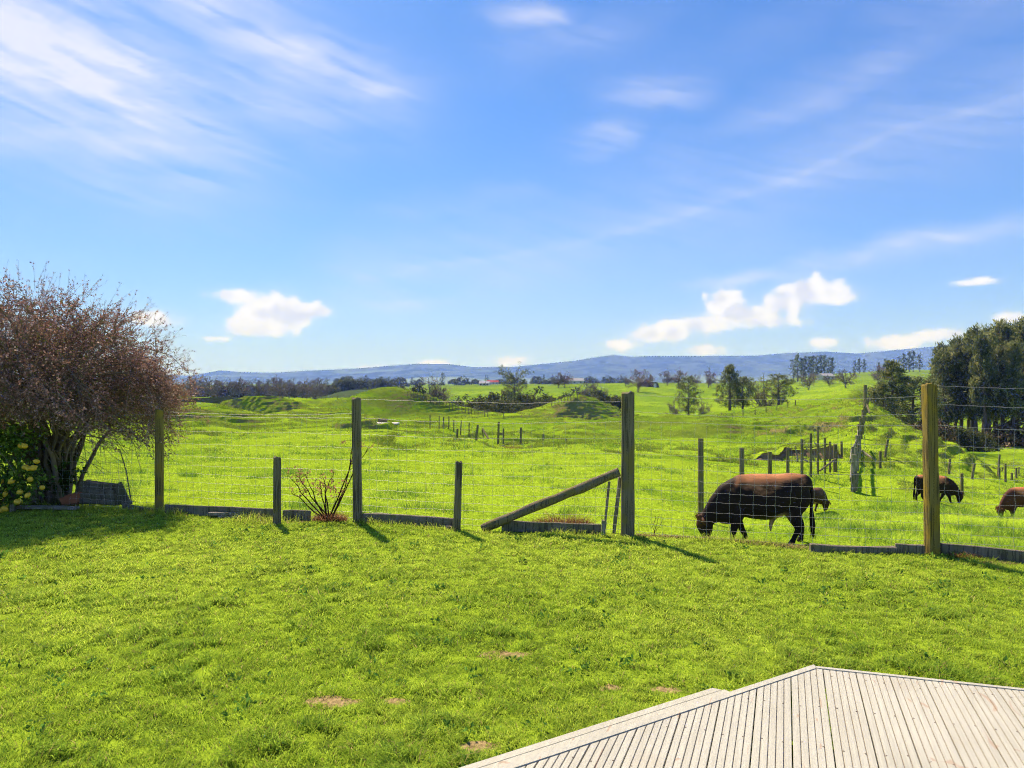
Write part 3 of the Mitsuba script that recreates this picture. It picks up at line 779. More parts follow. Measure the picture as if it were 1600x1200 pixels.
# small broad leaved weeds scattered through the lawn
N = 420
u = rng.uniform(-.80, .80, N); d = 3.2 + 7.5 * rng.random(N) ** .8; x, y = u * d, d
ok = (y < fence_y(x) - .2) & ~shapely.contains_xy(DECK_ZONE.buffer(.05), x, y) & (meshkit.fbm(pts3(x, y, .8, 40), 2, 150) > .47)
x, y = x[ok], y[ok]
wc, wl = [], []
for a, b_ in zip(x, y):
    k = rng.integers(5, 14)
    wc.append(np.stack([a + rng.normal(size=k) * .035, b_ + rng.normal(size=k) * .035, np.full(k, float(lawn_z(a, b_))) + rng.uniform(.012, .05, k)], 1))
wc = np.vstack(wc)
v, f = leaves(wc, .042, .55, np.array([0, 0, .35]), rs=rng)
one('lawn_weeds', (v, f), 'thin_leaf', color=np.repeat(np.array([[.10, .22, .04]]) * rng.uniform(.5, 1.5, (len(wc), 1)), 4, 0))
labels['lawn_weeds'] = {'label': 'small dark broad leaved weeds scattered through the lawn', 'kind': 'stuff'}

# ------------------------------------------------------------------ the wire fence between lawn and paddock


def round_post(base, h, r, sides=14, lean=(0, 0), rough=.05, flat=False, seed=0, bury=.3):
    """A wooden post: slightly tapered, knotty, with a worn chamfered top."""
    zs = np.concatenate([[-bury], np.linspace(0, h - .025, 14), [h - .008, h]])
    rs = np.concatenate([[r * 1.03], np.linspace(1.03, .97, 14) * r, [r * .95, r * .82]])
    ang = np.arange(sides) * 2 * np.pi / sides
    V = []
    for z, rr in zip(zs, rs):
        k = meshkit.noise(np.stack([np.cos(ang) * 1.5 + seed * 9, np.sin(ang) * 1.5, ang * 0 + z * 2.5], 1))
        q = rr * (1 + (k - .5) * 2 * rough)
        cx, cy = np.cos(ang), np.sin(ang)
        if flat:
            m = np.maximum(np.abs(cx), np.abs(cy)); m = np.minimum(1 / m, 1.30); cx, cy = cx * m * .92, cy * m * .92
        chip = (meshkit.noise(np.stack([np.cos(ang) * 2.2 + seed * 5, np.sin(ang) * 2.2, ang * 0], 1)) - .5) * .045 * (z > h - .02)
        V.append(np.stack([base[0] + cx * q + lean[0] * z, base[1] + cy * q + lean[1] * z, base[2] + z + chip], 1))
    v = np.vstack(V)
    n = len(v)
    i, j = np.meshgrid(np.arange(len(zs) - 1), np.arange(sides), indexing='ij')
    q = np.stack([i * sides + j, i * sides + (j + 1) % sides, (i + 1) * sides + (j + 1) % sides, (i + 1) * sides + j], -1).reshape(-1, 4)
    top = np.array([[base[0] + lean[0] * h, base[1] + lean[1] * h, base[2] + h - .004]])
    e = (len(zs) - 1) * sides; j = np.arange(sides)
    return np.vstack([v, top]), np.vstack([q[:, [0, 1, 2]], q[:, [0, 2, 3]], np.stack([e + j, e + (j + 1) % sides, np.full(sides, n)], 1)])


fence = thing('wire_fence', 'tall wire netting fence on dark timber posts between lawn and paddock', 'fence')
POSTS = [  # picture column, base row, top row, radius, square, wood, label
    (249, 801, 640, .068, False, 'yellow_post_wood', 'mossy yellowish post beside the twiggy tree'),
    (433, 819, 714, .060, False, 'post_wood', 'short post left of the withered shrub'),
    (559, 817, 622, .073, True, 'post_wood', 'tall square post right of the withered shrub'),
    (714, 829, 722, .056, True, 'post_wood', 'short leaning post at the end of a kickboard'),
    (981, 837, 613, .096, False, 'post_wood', 'thick round strainer post held by a diagonal brace'),
    (1457, 867, 600, .078, True, 'yellow_post_wood', 'yellow topped square post in front of two calves')]
PB = []
for i, (px, by, ty, r, sq, wood, lab) in enumerate(POSTS):
    b = on_plane(px, by, 0.0)
    h = EYE - (ty - 600) * b[1] / F
    PB.append((b, h))
    part(fence, 'post', round_post(b, h, r, 16 if not sq else 24, (-.012 if px == 559 else -.02 if px == 1457 else .03 if px == 714 else 0, 0), .06, sq, i + 1), wood, smooth=38, label=lab)
posts_x = [b[0][0] for b in PB]
# diagonal brace and the struts behind the strainer
p, q = on_plane(755, 826, 0.02), at_depth(968, 737, PB[4][0][1] - .02)
bx = np.linspace(0, 1, 12)[:, None]
bp = p * (1 - bx) + q * bx
part(fence, 'brace', tube(bp + rng.normal(size=bp.shape) * .004, .068 + .006 * np.sin(np.arange(12) * 1.7), 12), 'post_wood', smooth=40, label='round diagonal brace leaning on the strainer post')
p, q = on_plane(962, 838, 0.0) + [0, .25, 0], at_depth(969, 745, PB[4][0][1] + .20)
part(fence, 'stay', beam(p - [0, 0, .1], q, .05, .04, rough=.01, up=(0, 1, 0), seed=2), 'grey_wood', label='thin weathered stay behind the strainer post')
p, q = on_plane(948, 838, 0.0) + [0, .35, 0], at_depth(952, 752, PB[4][0][1] + .36)
part(fence, 'stay', beam(p - [0, 0, .1], q, .035, .02, rough=.008, up=(0, 1, 0), seed=3), 'grey_wood')
# kickboards along the ground
KB = [((256, 804), (436, 811), .16, .045), ((441, 813), (484, 814), .155, .045), ((566, 818), (708, 827), .155, .05), ((662, 824), (706, 829), .06, .04), ((784, 829), (940, 836), .15, .05),
      ((1268, 861), (1404, 866), .085, .10), ((1402, 866), (1448, 869), .135, .06), ((1468, 868), (1604, 882), .155, .05), ((1600, 881), (1740, 896), .15, .05)]
for i, ((ax, ay), (cx, cy), h, w) in enumerate(KB):
    p, q = on_plane(ax, ay, 0.0), on_plane(cx, cy, 0.0)
    p[2] = q[2] = h / 2 - .03
    p[1] += .05; q[1] += .05
    part(fence, 'kickboard', beam(p, q, w, h + .06, .008, .014, seed=i), 'board_wood')
p = on_plane(943, 838, 0.0)
part(fence, 'peg', round_post(p, .24, .032, 10, rough=.06, seed=11), 'grey_wood', smooth=40)
p, q = on_plane(190, 797, 0.0), on_plane(240, 801, 0.0)
part(fence, 'kickboard', beam(p + [0, .05, .07], q + [0, .05, .01], .05, .09, .008, .012, seed=31), 'board_wood', label='short dark tilted board left of the mossy post')

HZ = [.10, .20, .31, .43, .56, .70, .85, 1.02, 1.20, 1.41, 1.66]
ends = [np.array([-9.6, 13.0, 0])] + [PB[i][0] for i in (0, 2, 4, 5)] + [np.array([9.6, 7.95, 0])]
tops = [1.70, PB[0][1], PB[2][1], PB[4][1], PB[5][1], 2.2]
stays = Soup()
WR = .0018
for bay in range(5):
    A, B = ends[bay], ends[bay + 1]
    L = np.linalg.norm(B - A)
    nrm = np.array([-(B - A)[1], (B - A)[0], 0]) / L
    off = nrm * (.075 if bay != 9 else 0)
    if off[1] < 0: off = -off
    zb0, zb1 = float(ground(*(A + off)[:2])), float(ground(*(B + off)[:2]))
    n = max(8, int(L / .3))
    s = np.linspace(0, 1, n)
    hmax = min(tops[bay], tops[bay + 1]) - .06
    lv = [h for h in HZ if h < hmax]
    plain = [min(tops[bay], tops[bay + 1]) - .03] + ([min(tops[bay], tops[bay + 1]) - .27] if bay in (3, 4) else [])
    curves = []
    for k, h in enumerate(lv + plain):
        t0 = h * tops[bay] / hmax if k >= len(lv) else h
        z = np.maximum(0, 0) + h - .05 * np.sin(np.pi * s) * rng.uniform(.2, 1.0) * (1.6 if k >= len(lv) else 1) + (meshkit.fbm(np.stack([s * L * 1.2, s * 0 + k, s * 0 + bay], 1), 2, 7) - .5) * .035
        if k < len(lv): z = z - .04 * (1 - h / 1.7)
        pts = A + off + (B - A) * s[:, None] + np.stack([s * 0, (meshkit.noise(np.stack([s * 5, s * 0 + k, s * 0 + bay * 3.], 1)) - .5) * .05, z], 1)
        curves.append(pts)
        part(fence, 'strand', tube(pts, WR * (1.25 if k >= len(lv) or k == len(lv) - 1 else 1), 4, cap=False), 'steel', smooth=True)
    m = int(L / .152)
    for j in range(1, m):
        t = (j + rng.normal() * .06) / m
        if t <= .01 or t >= .99: continue
        pp = np.array([[np.interp(t, s, c[:, 0]), np.interp(t, s, c[:, 1]), np.interp(t, s, c[:, 2])] for c in curves[:len(lv)]])
        pp[:, 0] += np.cumsum(rng.normal(size=len(pp)) * .004) + rng.normal() * .006 * np.linspace(-1, 1, len(pp))
        pp = np.vstack([pp[0] - [0, 0, .08], pp])
        stays.add(*tube(pp, WR * .9, 3, cap=False))
        for q in pp[1:]:                                                     # the knots
            stays.add(*tube([q - [0, 0, .007], q + [0, 0, .007]], WR * 1.9, 4, cap=False))
scene[fence + '__netting'] = mikit.ply(stays.mesh(), 'steel')
labels[fence + '__netting'] = {'label': 'upright stay wires and knots of the netting', 'kind': 'stuff'}

# small mesh netting leaning by the twiggy tree
nets = thing('wire_netting', 'loose panel of small square mesh netting beside the twiggy tree', 'netting')
q00, q10, q01, q11 = at_depth(112, 786, 12.75), at_depth(216, 784, 12.6), at_depth(132, 706, 12.9), at_depth(206, 724, 12.7)
net = Soup()
for i in range(26):
    t = i / 25
    a, b = q00 * (1 - t) + q10 * t, q01 * (1 - t) + q11 * t
    s = np.linspace(0, 1, 6)[:, None]
    net.add(*tube(a * (1 - s) + b * s + rng.normal(size=(6, 3)) * .004, .0016, 3, cap=False))
for i in range(20):
    t = i / 19
    a, b = q00 * (1 - t) + q01 * t, q10 * (1 - t) + q11 * t
    s = np.linspace(0, 1, 6)[:, None]
    net.add(*tube(a * (1 - s) + b * s + rng.normal(size=(6, 3)) * .004, .0016, 3, cap=False))
scene[nets + '__mesh_wires'] = mikit.ply(net.mesh(), 'rusty_wire')
labels[nets + '__mesh_wires'] = {'kind': 'stuff', 'label': 'fine square mesh of dark wires'}
part(nets, 'stake', tube([at_depth(187, 702, 12.55), at_depth(197, 735, 12.5), at_depth(206, 788, 12.5)], [.008, .009, .01], 6), 'rusty_wire', smooth=True)

# timber, planks and a clay block under the tree
sl = thing('sleeper_stack', 'dark rounded stack of old sleepers under the twiggy tree', 'timber')
for i in range(4):
    z = .06 + i * .105
    p, q = on_plane(104, 796, 0) + [0, .45 + .02 * i, z], on_plane(165 - i * 3, 797, 0) + [0, .42 + .02 * i, z - .012 * i]
    p[2] += .02
    part(sl, 'sleeper', beam(p, q, .2, .098, .012, .02, seed=40 + i), 'board_wood')
p = on_plane(170, 797, 0) + [0, .42, 0]
part(sl, 'end_board', beam(p + [.10, 0, .0], p + [-.10, .02, .40], .17, .04, .008, .01, seed=47, up=(0, 1, 0)), 'board_wood')
scene['clay_pot'] = {'type': 'twosided', 'bsdf': {'type': 'principled', 'roughness': .85, 'base_color': proc(lambda p, n, uv: mix(mi.Color3f(.30, .10, .05), mi.Color3f(.42, .17, .09), fbm(p.x * 9, p.y * 9, p.z * 9, 3)))}}
bk = thing('clay_block', 'terracotta coloured clay block leaning on the dark sleepers', 'block')
m = box(.34, .20, .21, .012)
m = m.difference(trimesh.util.concatenate([trimesh.creation.box((.40, .05, .11), trimesh.transformations.translation_matrix((0, k, 0))) for k in (-.045, .045)])) if False else m
m.apply_transform(trimesh.transformations.euler_matrix(.1, -.28, .25)); m.apply_translation(on_plane(108, 792, 0) + [0, .18, .11])
part(bk, 'body', m, 'clay_pot')
m2 = box(.30, .035, .17, .006); m2.apply_transform(trimesh.transformations.euler_matrix(.1, -.28, .25)); m2.apply_translation(on_plane(108, 792, 0) + [-.03, .07, .11])
part(bk, 'face', m2, 'clay_pot')
pl = thing('loose_plank', 'pale grey plank lying on the lawn below the lemon tree', 'plank')
part(pl, 'plank', beam(on_plane(26, 797, 0) + [0, 0, .05], on_plane(120, 799, 0) + [0, 0, .055], .16, .045, .006, .008, seed=51), 'grey_wood')
part(pl, 'underside_batten', beam(on_plane(60, 797, 0) + [0, .04, .015], on_plane(110, 798, 0) + [0, .04, .015], .05, .03, .004, .004, seed=52), 'grey_wood')
pl = thing('loose_plank', 'short grey plank lying on the grass against the kickboard', 'plank')
part(pl, 'plank', beam(on_plane(326, 808, 0) + [0, 0, .055], on_plane(404, 808, 0) + [0, .05, .05], .10, .05, .006, .01, seed=53), 'grey_wood')
part(pl, 'underside_batten', beam(on_plane(340, 809, 0) + [0, .03, .012], on_plane(395, 809, 0) + [0, .03, .012], .05, .03, .004, .004, seed=54), 'grey_wood')
part(thing('wooden_stake', 'short grey stake standing in front of the lemon tree', 'stake'), 'shaft', round_post(on_plane(20, 800, 0), .46, .045, 10, rough=.07, seed=55), 'grey_wood', smooth=40)

# ------------------------------------------------------------------ withered shrub and dead grass by the fence
BROWN = np.array([.16, .085, .05]); PINK = np.array([.42, .22, .16])


def twig_path(p, q, sag=.0, n=6, jit=.02, rs=None):
    rs = rs or rng
    s = np.linspace(0, 1, n)[:, None]
    w = np.sin(np.pi * s)
    return p * (1 - s) + q * s + w * np.array([0, 0, sag]) + rs.normal(size=(n, 3)) * jit * w


sh = thing('withered_shrub', 'small withered shrub with dark stems and curled brown leaves at the fence', 'shrub')
root = on_plane(512, 817, 0) + [0, .12, 0]
dsh = root[1]
st, lf = Soup(), Soup()
for (ex, ey, kx, ky) in ((452, 745, 478, 778), (462, 742, 485, 775), (478, 742, 492, 780), (508, 748, 508, 775), (522, 735, 508, 772), (535, 775, 522, 790), (552, 712, 540, 760), (548, 690, 546, 735), (573, 700, 552, 740), (455, 770, 480, 790), (500, 760, 506, 785)):
    k, e = at_depth(kx, ky, dsh + rng.normal() * .05), at_depth(ex, ey, dsh + rng.normal() * .12)
    if ey < 720: e[1] = k[1] = dsh - .02
    path = np.vstack([twig_path(root + rng.normal(size=3) * [.03, .03, 0], k, .0, 4, .012), twig_path(k, e, .02, 5, .015)[1:]])
    st.add(*tube(path, np.linspace(.013, .004, len(path)), 6), BROWN * .35)
    for j in range(4):
        b = path[rng.integers(4, len(path))]
        t = b + rng.normal(size=3) * [.07, .07, .05] + [0, 0, .05]
        st.add(*tube(twig_path(b, t, .01, 3, .006), [.004, .003, .002], 4), BROWN * .4)
        if ey > 700 or j < 2:
            nl = 9
            v, f = leaves(t + rng.normal(size=(nl, 3)) * .025, .05, .42, rs=rng)
            lf.add(v, f, np.repeat(PINK * rng.uniform(.45, 1.2, (nl, 1)), 4, 0))
scene[sh + '__stems'] = mikit.ply(st.mesh(), 'bark', smooth=True, color=st.color())
scene[sh + '__leaves'] = mikit.ply(lf.mesh(), 'thin_leaf', color=lf.color())
labels[sh + '__leaves'] = {'label': 'curled pinkish brown dead leaves', 'kind': 'stuff'}


def dead_grass(c, rx, ry, h, n, cols, name, label):
    k = fresh(name)
    a = rng.uniform(0, 6.3, n); r = np.sqrt(rng.random(n))
    p = np.stack([c[0] + np.cos(a) * r * rx, c[1] + np.sin(a) * r * ry, np.full(n, c[2] - .01)], 1)
    th = a + rng.normal(size=n) * .8
    la = rng.uniform(.1, 1.2, n)
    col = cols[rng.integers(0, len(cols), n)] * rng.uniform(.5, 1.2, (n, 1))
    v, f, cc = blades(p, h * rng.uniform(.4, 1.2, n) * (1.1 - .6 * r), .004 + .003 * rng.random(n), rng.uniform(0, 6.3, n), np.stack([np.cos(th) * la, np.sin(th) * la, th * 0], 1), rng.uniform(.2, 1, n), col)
    one(k, (v, f), 'blade', color=cc)
    labels[k] = {'label': label, 'category': 'grass tuft'}


RUST = np.array([[.36, .20, .09], [.28, .13, .06], [.50, .36, .20], [.18, .09, .05]])
HAY = np.array([[.55, .43, .24], [.42, .30, .17], [.30, .20, .11], [.62, .52, .33]])
dead_grass(root + [0, 0, 0], .27, .18, .22, 1500, RUST, 'dead_grass_tuft', 'rusty dead grass tuft around the withered shrub')
c0 = on_plane(880, 826, 0) + [0, .22, -.03]
dead_grass(c0, .48, .12, .32, 1500, RUST * .8, 'dead_grass_tuft', 'reddish brown dead grass under the diagonal brace')
dead_grass(on_plane(1512, 872, 0) + [0, -.02, 0], .20, .09, .13, 900, RUST * .9, 'dead_grass_tuft', 'rust brown withered clump against the right kickboard')
dead_grass(on_plane(1555, 882, 0) + [0, 0, 0], .26, .07, .07, 700, HAY * .8, 'dead_grass_tuft', 'low straw coloured clippings at the foot of the right kickboard')
dead_grass(on_plane(480, 817, 0) + [0, 0, 0], .34, .10, .05, 700, HAY, 'dead_grass_tuft', 'flattened straw clippings left of the withered shrub')
for i, (ax, ay, bx_, by_) in enumerate(((995, 838, 1130, 845), (1130, 846, 1265, 858))):
    k = fresh('cut_grass_row')
    n = 900
    t = rng.random(n)[:, None]
    p = on_plane(ax, ay, 0) * (1 - t) + on_plane(bx_, by_, 0) * t + np.stack([rng.normal(size=n) * .02, rng.normal(size=n) * .05 + .05, np.full(n, .0)], 1)
    th = rng.uniform(0, 6.3, n); la = rng.uniform(.6, 2.0, n)
    v, f, cc = blades(p, rng.uniform(.02, .06, n), .004 + .003 * rng.random(n), rng.uniform(0, 6.3, n), np.stack([np.cos(th) * la, np.sin(th) * la * .4, th * 0], 1), rng.uniform(.2, 1, n), HAY[rng.integers(0, 4, n)] * rng.uniform(.4, 1, (n, 1)))
    one(k, (v, f), 'blade', color=cc)
    labels[k] = {'label': ('dry cut grass strip on the ground right of the strainer post', 'dry cut grass strip on the ground below the bull')[i], 'category': 'dry grass', }
wd = thing('dry_weed', 'thin dry weed stalk standing in front of the bull at left', 'weed')
b = on_plane(1026, 842, 0) + [0, .2, 0]
stw = Soup()
for ex, ey in ((1031, 803), (1024, 806), (1037, 808)):
    stw.add(*tube(twig_path(b, at_depth(ex, ey, b[1]), 0, 5, .01), [.004, .004, .003, .003, .002], 4), BROWN * .7)
scene[wd + '__stalk'] = mikit.ply(stw.mesh(), 'bark', smooth=True, color=stw.color())

# ------------------------------------------------------------------ cattle


def ell(c, r):
    s = trimesh.creation.icosphere(subdivisions=2, radius=1.0)
    return np.array(s.vertices) * np.array(r) + np.array(c)


def chain(nodes):
    """Hulls of neighbouring ellipsoids; a node is (centre, radii)."""
    return [m3.Manifold.hull_points(np.vstack([ell(*a), ell(*b)])) for a, b in zip(nodes, nodes[1:])]


SC = .001445                                    # metres per unit of the body plan below (x to the animal's tail, y down)


def n_(zx, zy, rx, rz, ry, y=0.0):
    return ((zx - 800) * SC, y, (890 - zy) * SC), (rx * SC, ry * SC, rz * SC)


def cow_solid(pose='graze', bull=True, walk=0.0, fine=.026):
    P = []
    P += chain([n_(1298, 262, 84, 96, 92), n_(1235, 285, 108, 128, 128), n_(1150, 335, 135, 182, 162), n_(1010, 398, 165, 230, 196), n_(900, 408, 170, 242, 206), n_(770, 402, 155, 236, 192), n_(650, 392, 128, 216, 156)])
    P += chain([n_(650, 365, 110, 182, 134), n_(560, 425, 105, 200, 118), n_(470, 470, 92, 190, 96)])
    P += chain([n_(630, 540, 80, 118, 108), n_(545, 600, 72, 100, 84), n_(470, 580, 80, 115, 74)])
    if pose == 'graze':
        P += chain([n_(480, 462, 95, 190, 96), n_(395, 535, 84, 150, 76), n_(320, 620, 70, 98, 62), n_(268, 665, 58, 66, 58)])
        hd = [n_(262, 650, 54, 56, 58), n_(246, 708, 54, 52, 56), n_(268, 770, 46, 44, 42), n_(296, 832, 36, 34, 36), n_(306, 862, 34, 26, 38)]
        jaw = [n_(320, 660, 46, 52, 46), n_(335, 730, 34, 40, 36), n_(318, 820, 26, 28, 28)]
        P += chain(hd) + chain(jaw) + chain([hd[1], jaw[1]]) + chain([hd[3], jaw[2]])
        ear = (250, 640)
        ed = [(-8, 62, 22), (30, 118, 52)]
        hx = [(232, 628)]
    else:
        P += chain([n_(520, 380, 100, 130, 84), n_(430, 290, 82, 95, 64), n_(360, 190, 66, 75, 55), n_(325, 130, 52, 52, 54)])
        hd = [n_(318, 120, 54, 50, 58), n_(270, 150, 50, 50, 54), n_(205, 205, 42, 42, 42), n_(150, 250, 34, 34, 36), n_(128, 268, 26, 32, 38)]
        jaw = [n_(330, 185, 44, 48, 46), n_(262, 220, 36, 38, 36), n_(170, 272, 24, 26, 28)]
        P += chain(hd) + chain(jaw) + chain([hd[1], jaw[1]]) + chain([hd[3], jaw[2]])
        ear = (325, 125)
        ed = [(10, 62, 10), (40, 128, 40)]
        hx = [(330, 85)]
    P.append(m3.Manifold.hull_points(ell(*n_(hx[0][0], hx[0][1], 38, 34, 50))))       # the poll, a tuft of hair
    for s in (-1, 1):                                                               # ears: flat, drooping sideways
        e0 = n_(ear[0], ear[1], 16, 16, 12, s * 50 * SC)
        e1 = n_(ear[0] + ed[0][0] + 14, ear[1] + ed[0][2], 12, 28, 14, s * 92 * SC)
        e2 = n_(ear[0] + ed[1][0] + 10, ear[1] + ed[1][2], 8, 12, 10, s * 132 * SC)
        P += chain([e0, e1, e2])
    w = walk
    for s, k in ((-1, 1), (1, -1)):
        y = s * 82 * SC
        # fore leg: shoulder, elbow, knee, fetlock, hoof
        dx = (-55 if k > 0 else 70) * (1 + w)
        P += chain([n_(620, 520, 78, 120, 50, y * .95), n_(610 + dx * .25, 630, 52, 60, 42, y), n_(612 + dx * .8, 716, 38, 44, 34, y), n_(616 + dx * .95, 752, 31, 34, 30, y), n_(622 + dx * 1.4, 828, 25, 24, 25, y), n_(622 + dx * 1.45, 848, 27, 18, 27, y), n_(612 + dx * 1.5, 872, 32, 16, 30, y)])
        # hind leg: haunch, stifle, hock (pointing back), fetlock, hoof
        dx = (-78 if k > 0 else 52) * (1 + w * .6)
        P += chain([n_(1225, 400, 128, 150, 62, y * .80), n_(1190 + dx * .3, 540, 92, 90, 52, y * .95), n_(1232 + dx * .45, 640, 56, 62, 38, y), n_(1270 + dx * .6, 712, 34, 42, 30, y), n_(1268 + dx * .75, 752, 27, 30, 26, y), n_(1252 + dx, 826, 23, 24, 23, y), n_(1246 + dx * 1.05, 848, 28, 18, 27, y), n_(1232 + dx * 1.1, 874, 34, 15, 30, y)])
    P += chain([n_(1318, 205, 30, 34, 26), n_(1372, 250, 19, 26, 19), n_(1384, 360, 15, 40, 15), n_(1380, 520, 14, 40, 14), n_(1384, 600, 24, 40, 20), n_(1392, 700, 28, 50, 22), n_(1398, 780, 10, 26, 10)])   # tail and its tuft
    if bull:
        P += chain([n_(1010, 560, 60, 60, 40), n_(985, 630, 30, 30, 24), n_(966, 690, 20, 22, 16), n_(962, 745, 11, 24, 9)])   # sheath
    P += chain([n_(1120, 470, 90, 100, 110), n_(1060, 530, 70, 70, 80)])                 # flank fold
    m = m3.Manifold.batch_boolean(P, m3.OpType.Add)
    m = m.refine_to_length(fine)
    mm = m.to_mesh()
    t = trimesh.Trimesh(np.array(mm.vert_properties)[:, :3], np.array(mm.tri_verts), process=True)
    t = trimesh.smoothing.filter_taubin(t, lamb=.55, nu=.53, iterations=22 if fine < .03 else 9)
    return t


def ramp(x, a, b): return np.clip((x - a) / (b - a), 0, 1)


def cow_color(t, dark, saddle, muzzle, back=.42, seed=0, belly=(.42, .30, .16), pose='graze'):
    """Coat: dark sides, a warm saddle along the back, pale flank fold, dark hooves."""
    v = t.vertices
    zx, zy = v[:, 0] / SC + 800, 890 - v[:, 2] / SC
    nz = meshkit.fbm(v * 5.5, 4, seed) - .5
    hair = meshkit.fbm(v * np.array([16, 16, 60]), 3, seed + 4) - .5
    edge = np.interp(zx, [560, 680, 800, 960, 1040, 1120, 1250, 1330], [235, 300, 322, 300, 245, 225, 222, 195]) + nz * 190 + hair * 120
    s = ramp(edge - zy, -38, 42) * ramp(zx, 560, 700) * (1 - ramp(zx, 1290, 1330))
    s = np.maximum(s, .55 * ramp(360 + nz * 120 - zy, -30, 40) * ramp(zx, 470, 560) * (1 - ramp(zx, 640, 720)) * ramp(nz, -.05, .12))
    s *= 1 - .75 * np.exp(-((zx - 1175) / 50) ** 2 - ((zy - 300) / 95) ** 2)              # darker behind the hip bone
    s *= back / .42
    d, sd = np.array(dark), np.array(saddle)
    c = d[None] * (1 + .8 * hair[:, None]) * (1 - s[:, None]) + sd[None] * (1 + 1.0 * nz[:, None] + .5 * hair[:, None]) * s[:, None]
    p = np.exp(-((zx - 1045) / 62) ** 2 - ((zy - 600) / 62) ** 2) * (np.abs(v[:, 1]) < .20) * ramp(zy, 520, 590)
    p = np.maximum(p, .9 * np.exp(-((zx - 968) / 30) ** 2) * ramp(zy, 625, 650) * (1 - ramp(np.abs(v[:, 1]), .05, .09)))
    c = c * (1 - p[:, None]) + np.array(belly)[None] * p[:, None]
    if pose == 'graze':
        h = np.exp(-((zx - 215) / 48) ** 2 - ((zy - 655) / 60) ** 2)
        mz = ramp(zy, 835, 860) * ramp(360 - zx, 0, 30)
    else:
        h = np.exp(-((zx - 270) / 70) ** 2 - ((zy - 130) / 70) ** 2)
        mz = ramp(175 - zx, 0, 30) * ramp(330 - zx, 0, 40)
    c = c * (1 - .7 * h[:, None]) + np.array(muzzle)[None] * .7 * h[:, None]
    c = c * (1 - .8 * mz[:, None]) + np.array([.10, .085, .075])[None] * .8 * mz[:, None]
    hoof = ramp(zy, 858, 866) * (zx > 450)
    c = c * (1 - hoof[:, None]) + np.array([.035, .03, .026])[None] * hoof[:, None]
    return np.clip(c, .004, 1)


GR = cow_solid('graze', True)
HE = cow_solid('graze', False, .15, .045)


def cow(name, solid, pos, scale, turn, label, cat, mirror=False, dark=(.016, .011, .011), saddle=(.38, .17, .072), muzzle=(.17, .075, .035), back=.42, seed=1, pose='graze'):
    k = thing(name, label, cat)
    col = cow_color(solid, dark, saddle, muzzle, back, seed, pose=pose)
    M = trimesh.transformations.translation_matrix(pos) @ trimesh.transformations.rotation_matrix(turn, [0, 0, 1]) @ np.diag([scale * (-1 if mirror else 1), scale, scale, 1])

    def put(v, f):
        v = np.asarray(v) @ M[:3, :3].T + M[:3, 3]
        return v, (np.asarray(f)[:, ::-1] if mirror else np.asarray(f))
    scene[k + '__body'] = mikit.ply(put(solid.vertices, solid.faces), 'coat', smooth=True, color=col)
    e = [(236, 690, 47), (236, 690, -47)] if pose == 'graze' else [(268, 132, 46), (268, 132, -46)]
    for zx, zy, y in e:
        s = trimesh.creation.icosphere(2, 11 * SC)
        s.apply_translation(((zx - 800) * SC, y * SC, (890 - zy) * SC))
        part(k, 'eye', put(s.vertices, s.faces), 'eye_dark', smooth=True)
    # coarse hair: the end of the tail and the poll
    n = 260
    t = rng.random(n)
    p = np.stack([(1384 + 10 * t - 800) * SC + rng.normal(size=n) * .012, rng.normal(size=n) * .012, (890 - 600 - 150 * t) * SC], 1)
    q = p + np.stack([rng.normal(size=n) * .012, rng.normal(size=n) * .012, -rng.uniform(.08, .19, n)], 1)
    v, f = sticks(p, q, .0022, .0008)
    n2 = 200
    cpx, cpy = (226, 632) if pose == 'graze' else (322, 92)
    p = np.stack([(cpx + rng.normal(size=n2) * 18 - 800) * SC, rng.normal(size=n2) * .035, (890 - cpy + 10 - rng.normal(size=n2) * 12) * SC], 1)
    q = p + np.stack([-rng.uniform(.0, .05, n2), rng.normal(size=n2) * .03, rng.uniform(-.03, .04, n2)], 1)
    v2, f2 = sticks(p, q, .0022, .0008)
    for nm, (a_, b_), hue in (('tail_hair', (v, f), [.02, .014, .012]), ('poll_hair', (v2, f2), muzzle)):
        va, fa = put(a_, b_)
        scene[k + '__' + nm] = mikit.ply((va, fa), 'bark', color=np.tile([hue], (len(va), 1)))
        labels[k + '__' + nm] = {'kind': 'stuff', 'label': 'coarse hair'}
    return k


scene['eye_dark'] = {'type': 'roughplastic', 'diffuse_reflectance': rgb(.01, .008, .007), 'alpha': .08}
bx0, by0 = (1240 - 800) / F * 10.55, 10.62
gz = float(ground(bx0, by0))
ctr = np.array([(1180 - 800) / F * 10.68, 10.70, gz - .005])
cow('bull', GR, ctr, 1.0, math.radians(-4), 'dark brown bull with orange brown back grazing just behind the wire fence', 'bull', seed=3)
gx = on_ground(1276, solve_d(1290, 800, 13, 24))
cow('calf', HE, gx, .66, math.radians(34), 'dark brown calf grazing behind the bull, head down to the right', 'calf', mirror=True, dark=(.045, .026, .018), saddle=(.13, .07, .035), back=.3, seed=5)
g2 = on_ground(1466, 22.3)
cow('calf', HE, g2, .82, math.radians(-12), 'dark calf with reddish brown rump grazing to the right behind the yellow topped post', 'calf', mirror=True, dark=(.020, .014, .012), saddle=(.40, .16, .065), back=.50, seed=7)
g4 = on_ground(1588, 20.6)
cow('calf', HE, g4 + [.12, .1, 0], .86, math.radians(14), 'reddish brown calf grazing at the right edge of the paddock', 'calf', dark=(.075, .030, .018), saddle=(.36, .15, .06), back=.5, seed=11)

# ------------------------------------------------------------------ the twiggy tree on the left
tr_r = np.random.default_rng(21)


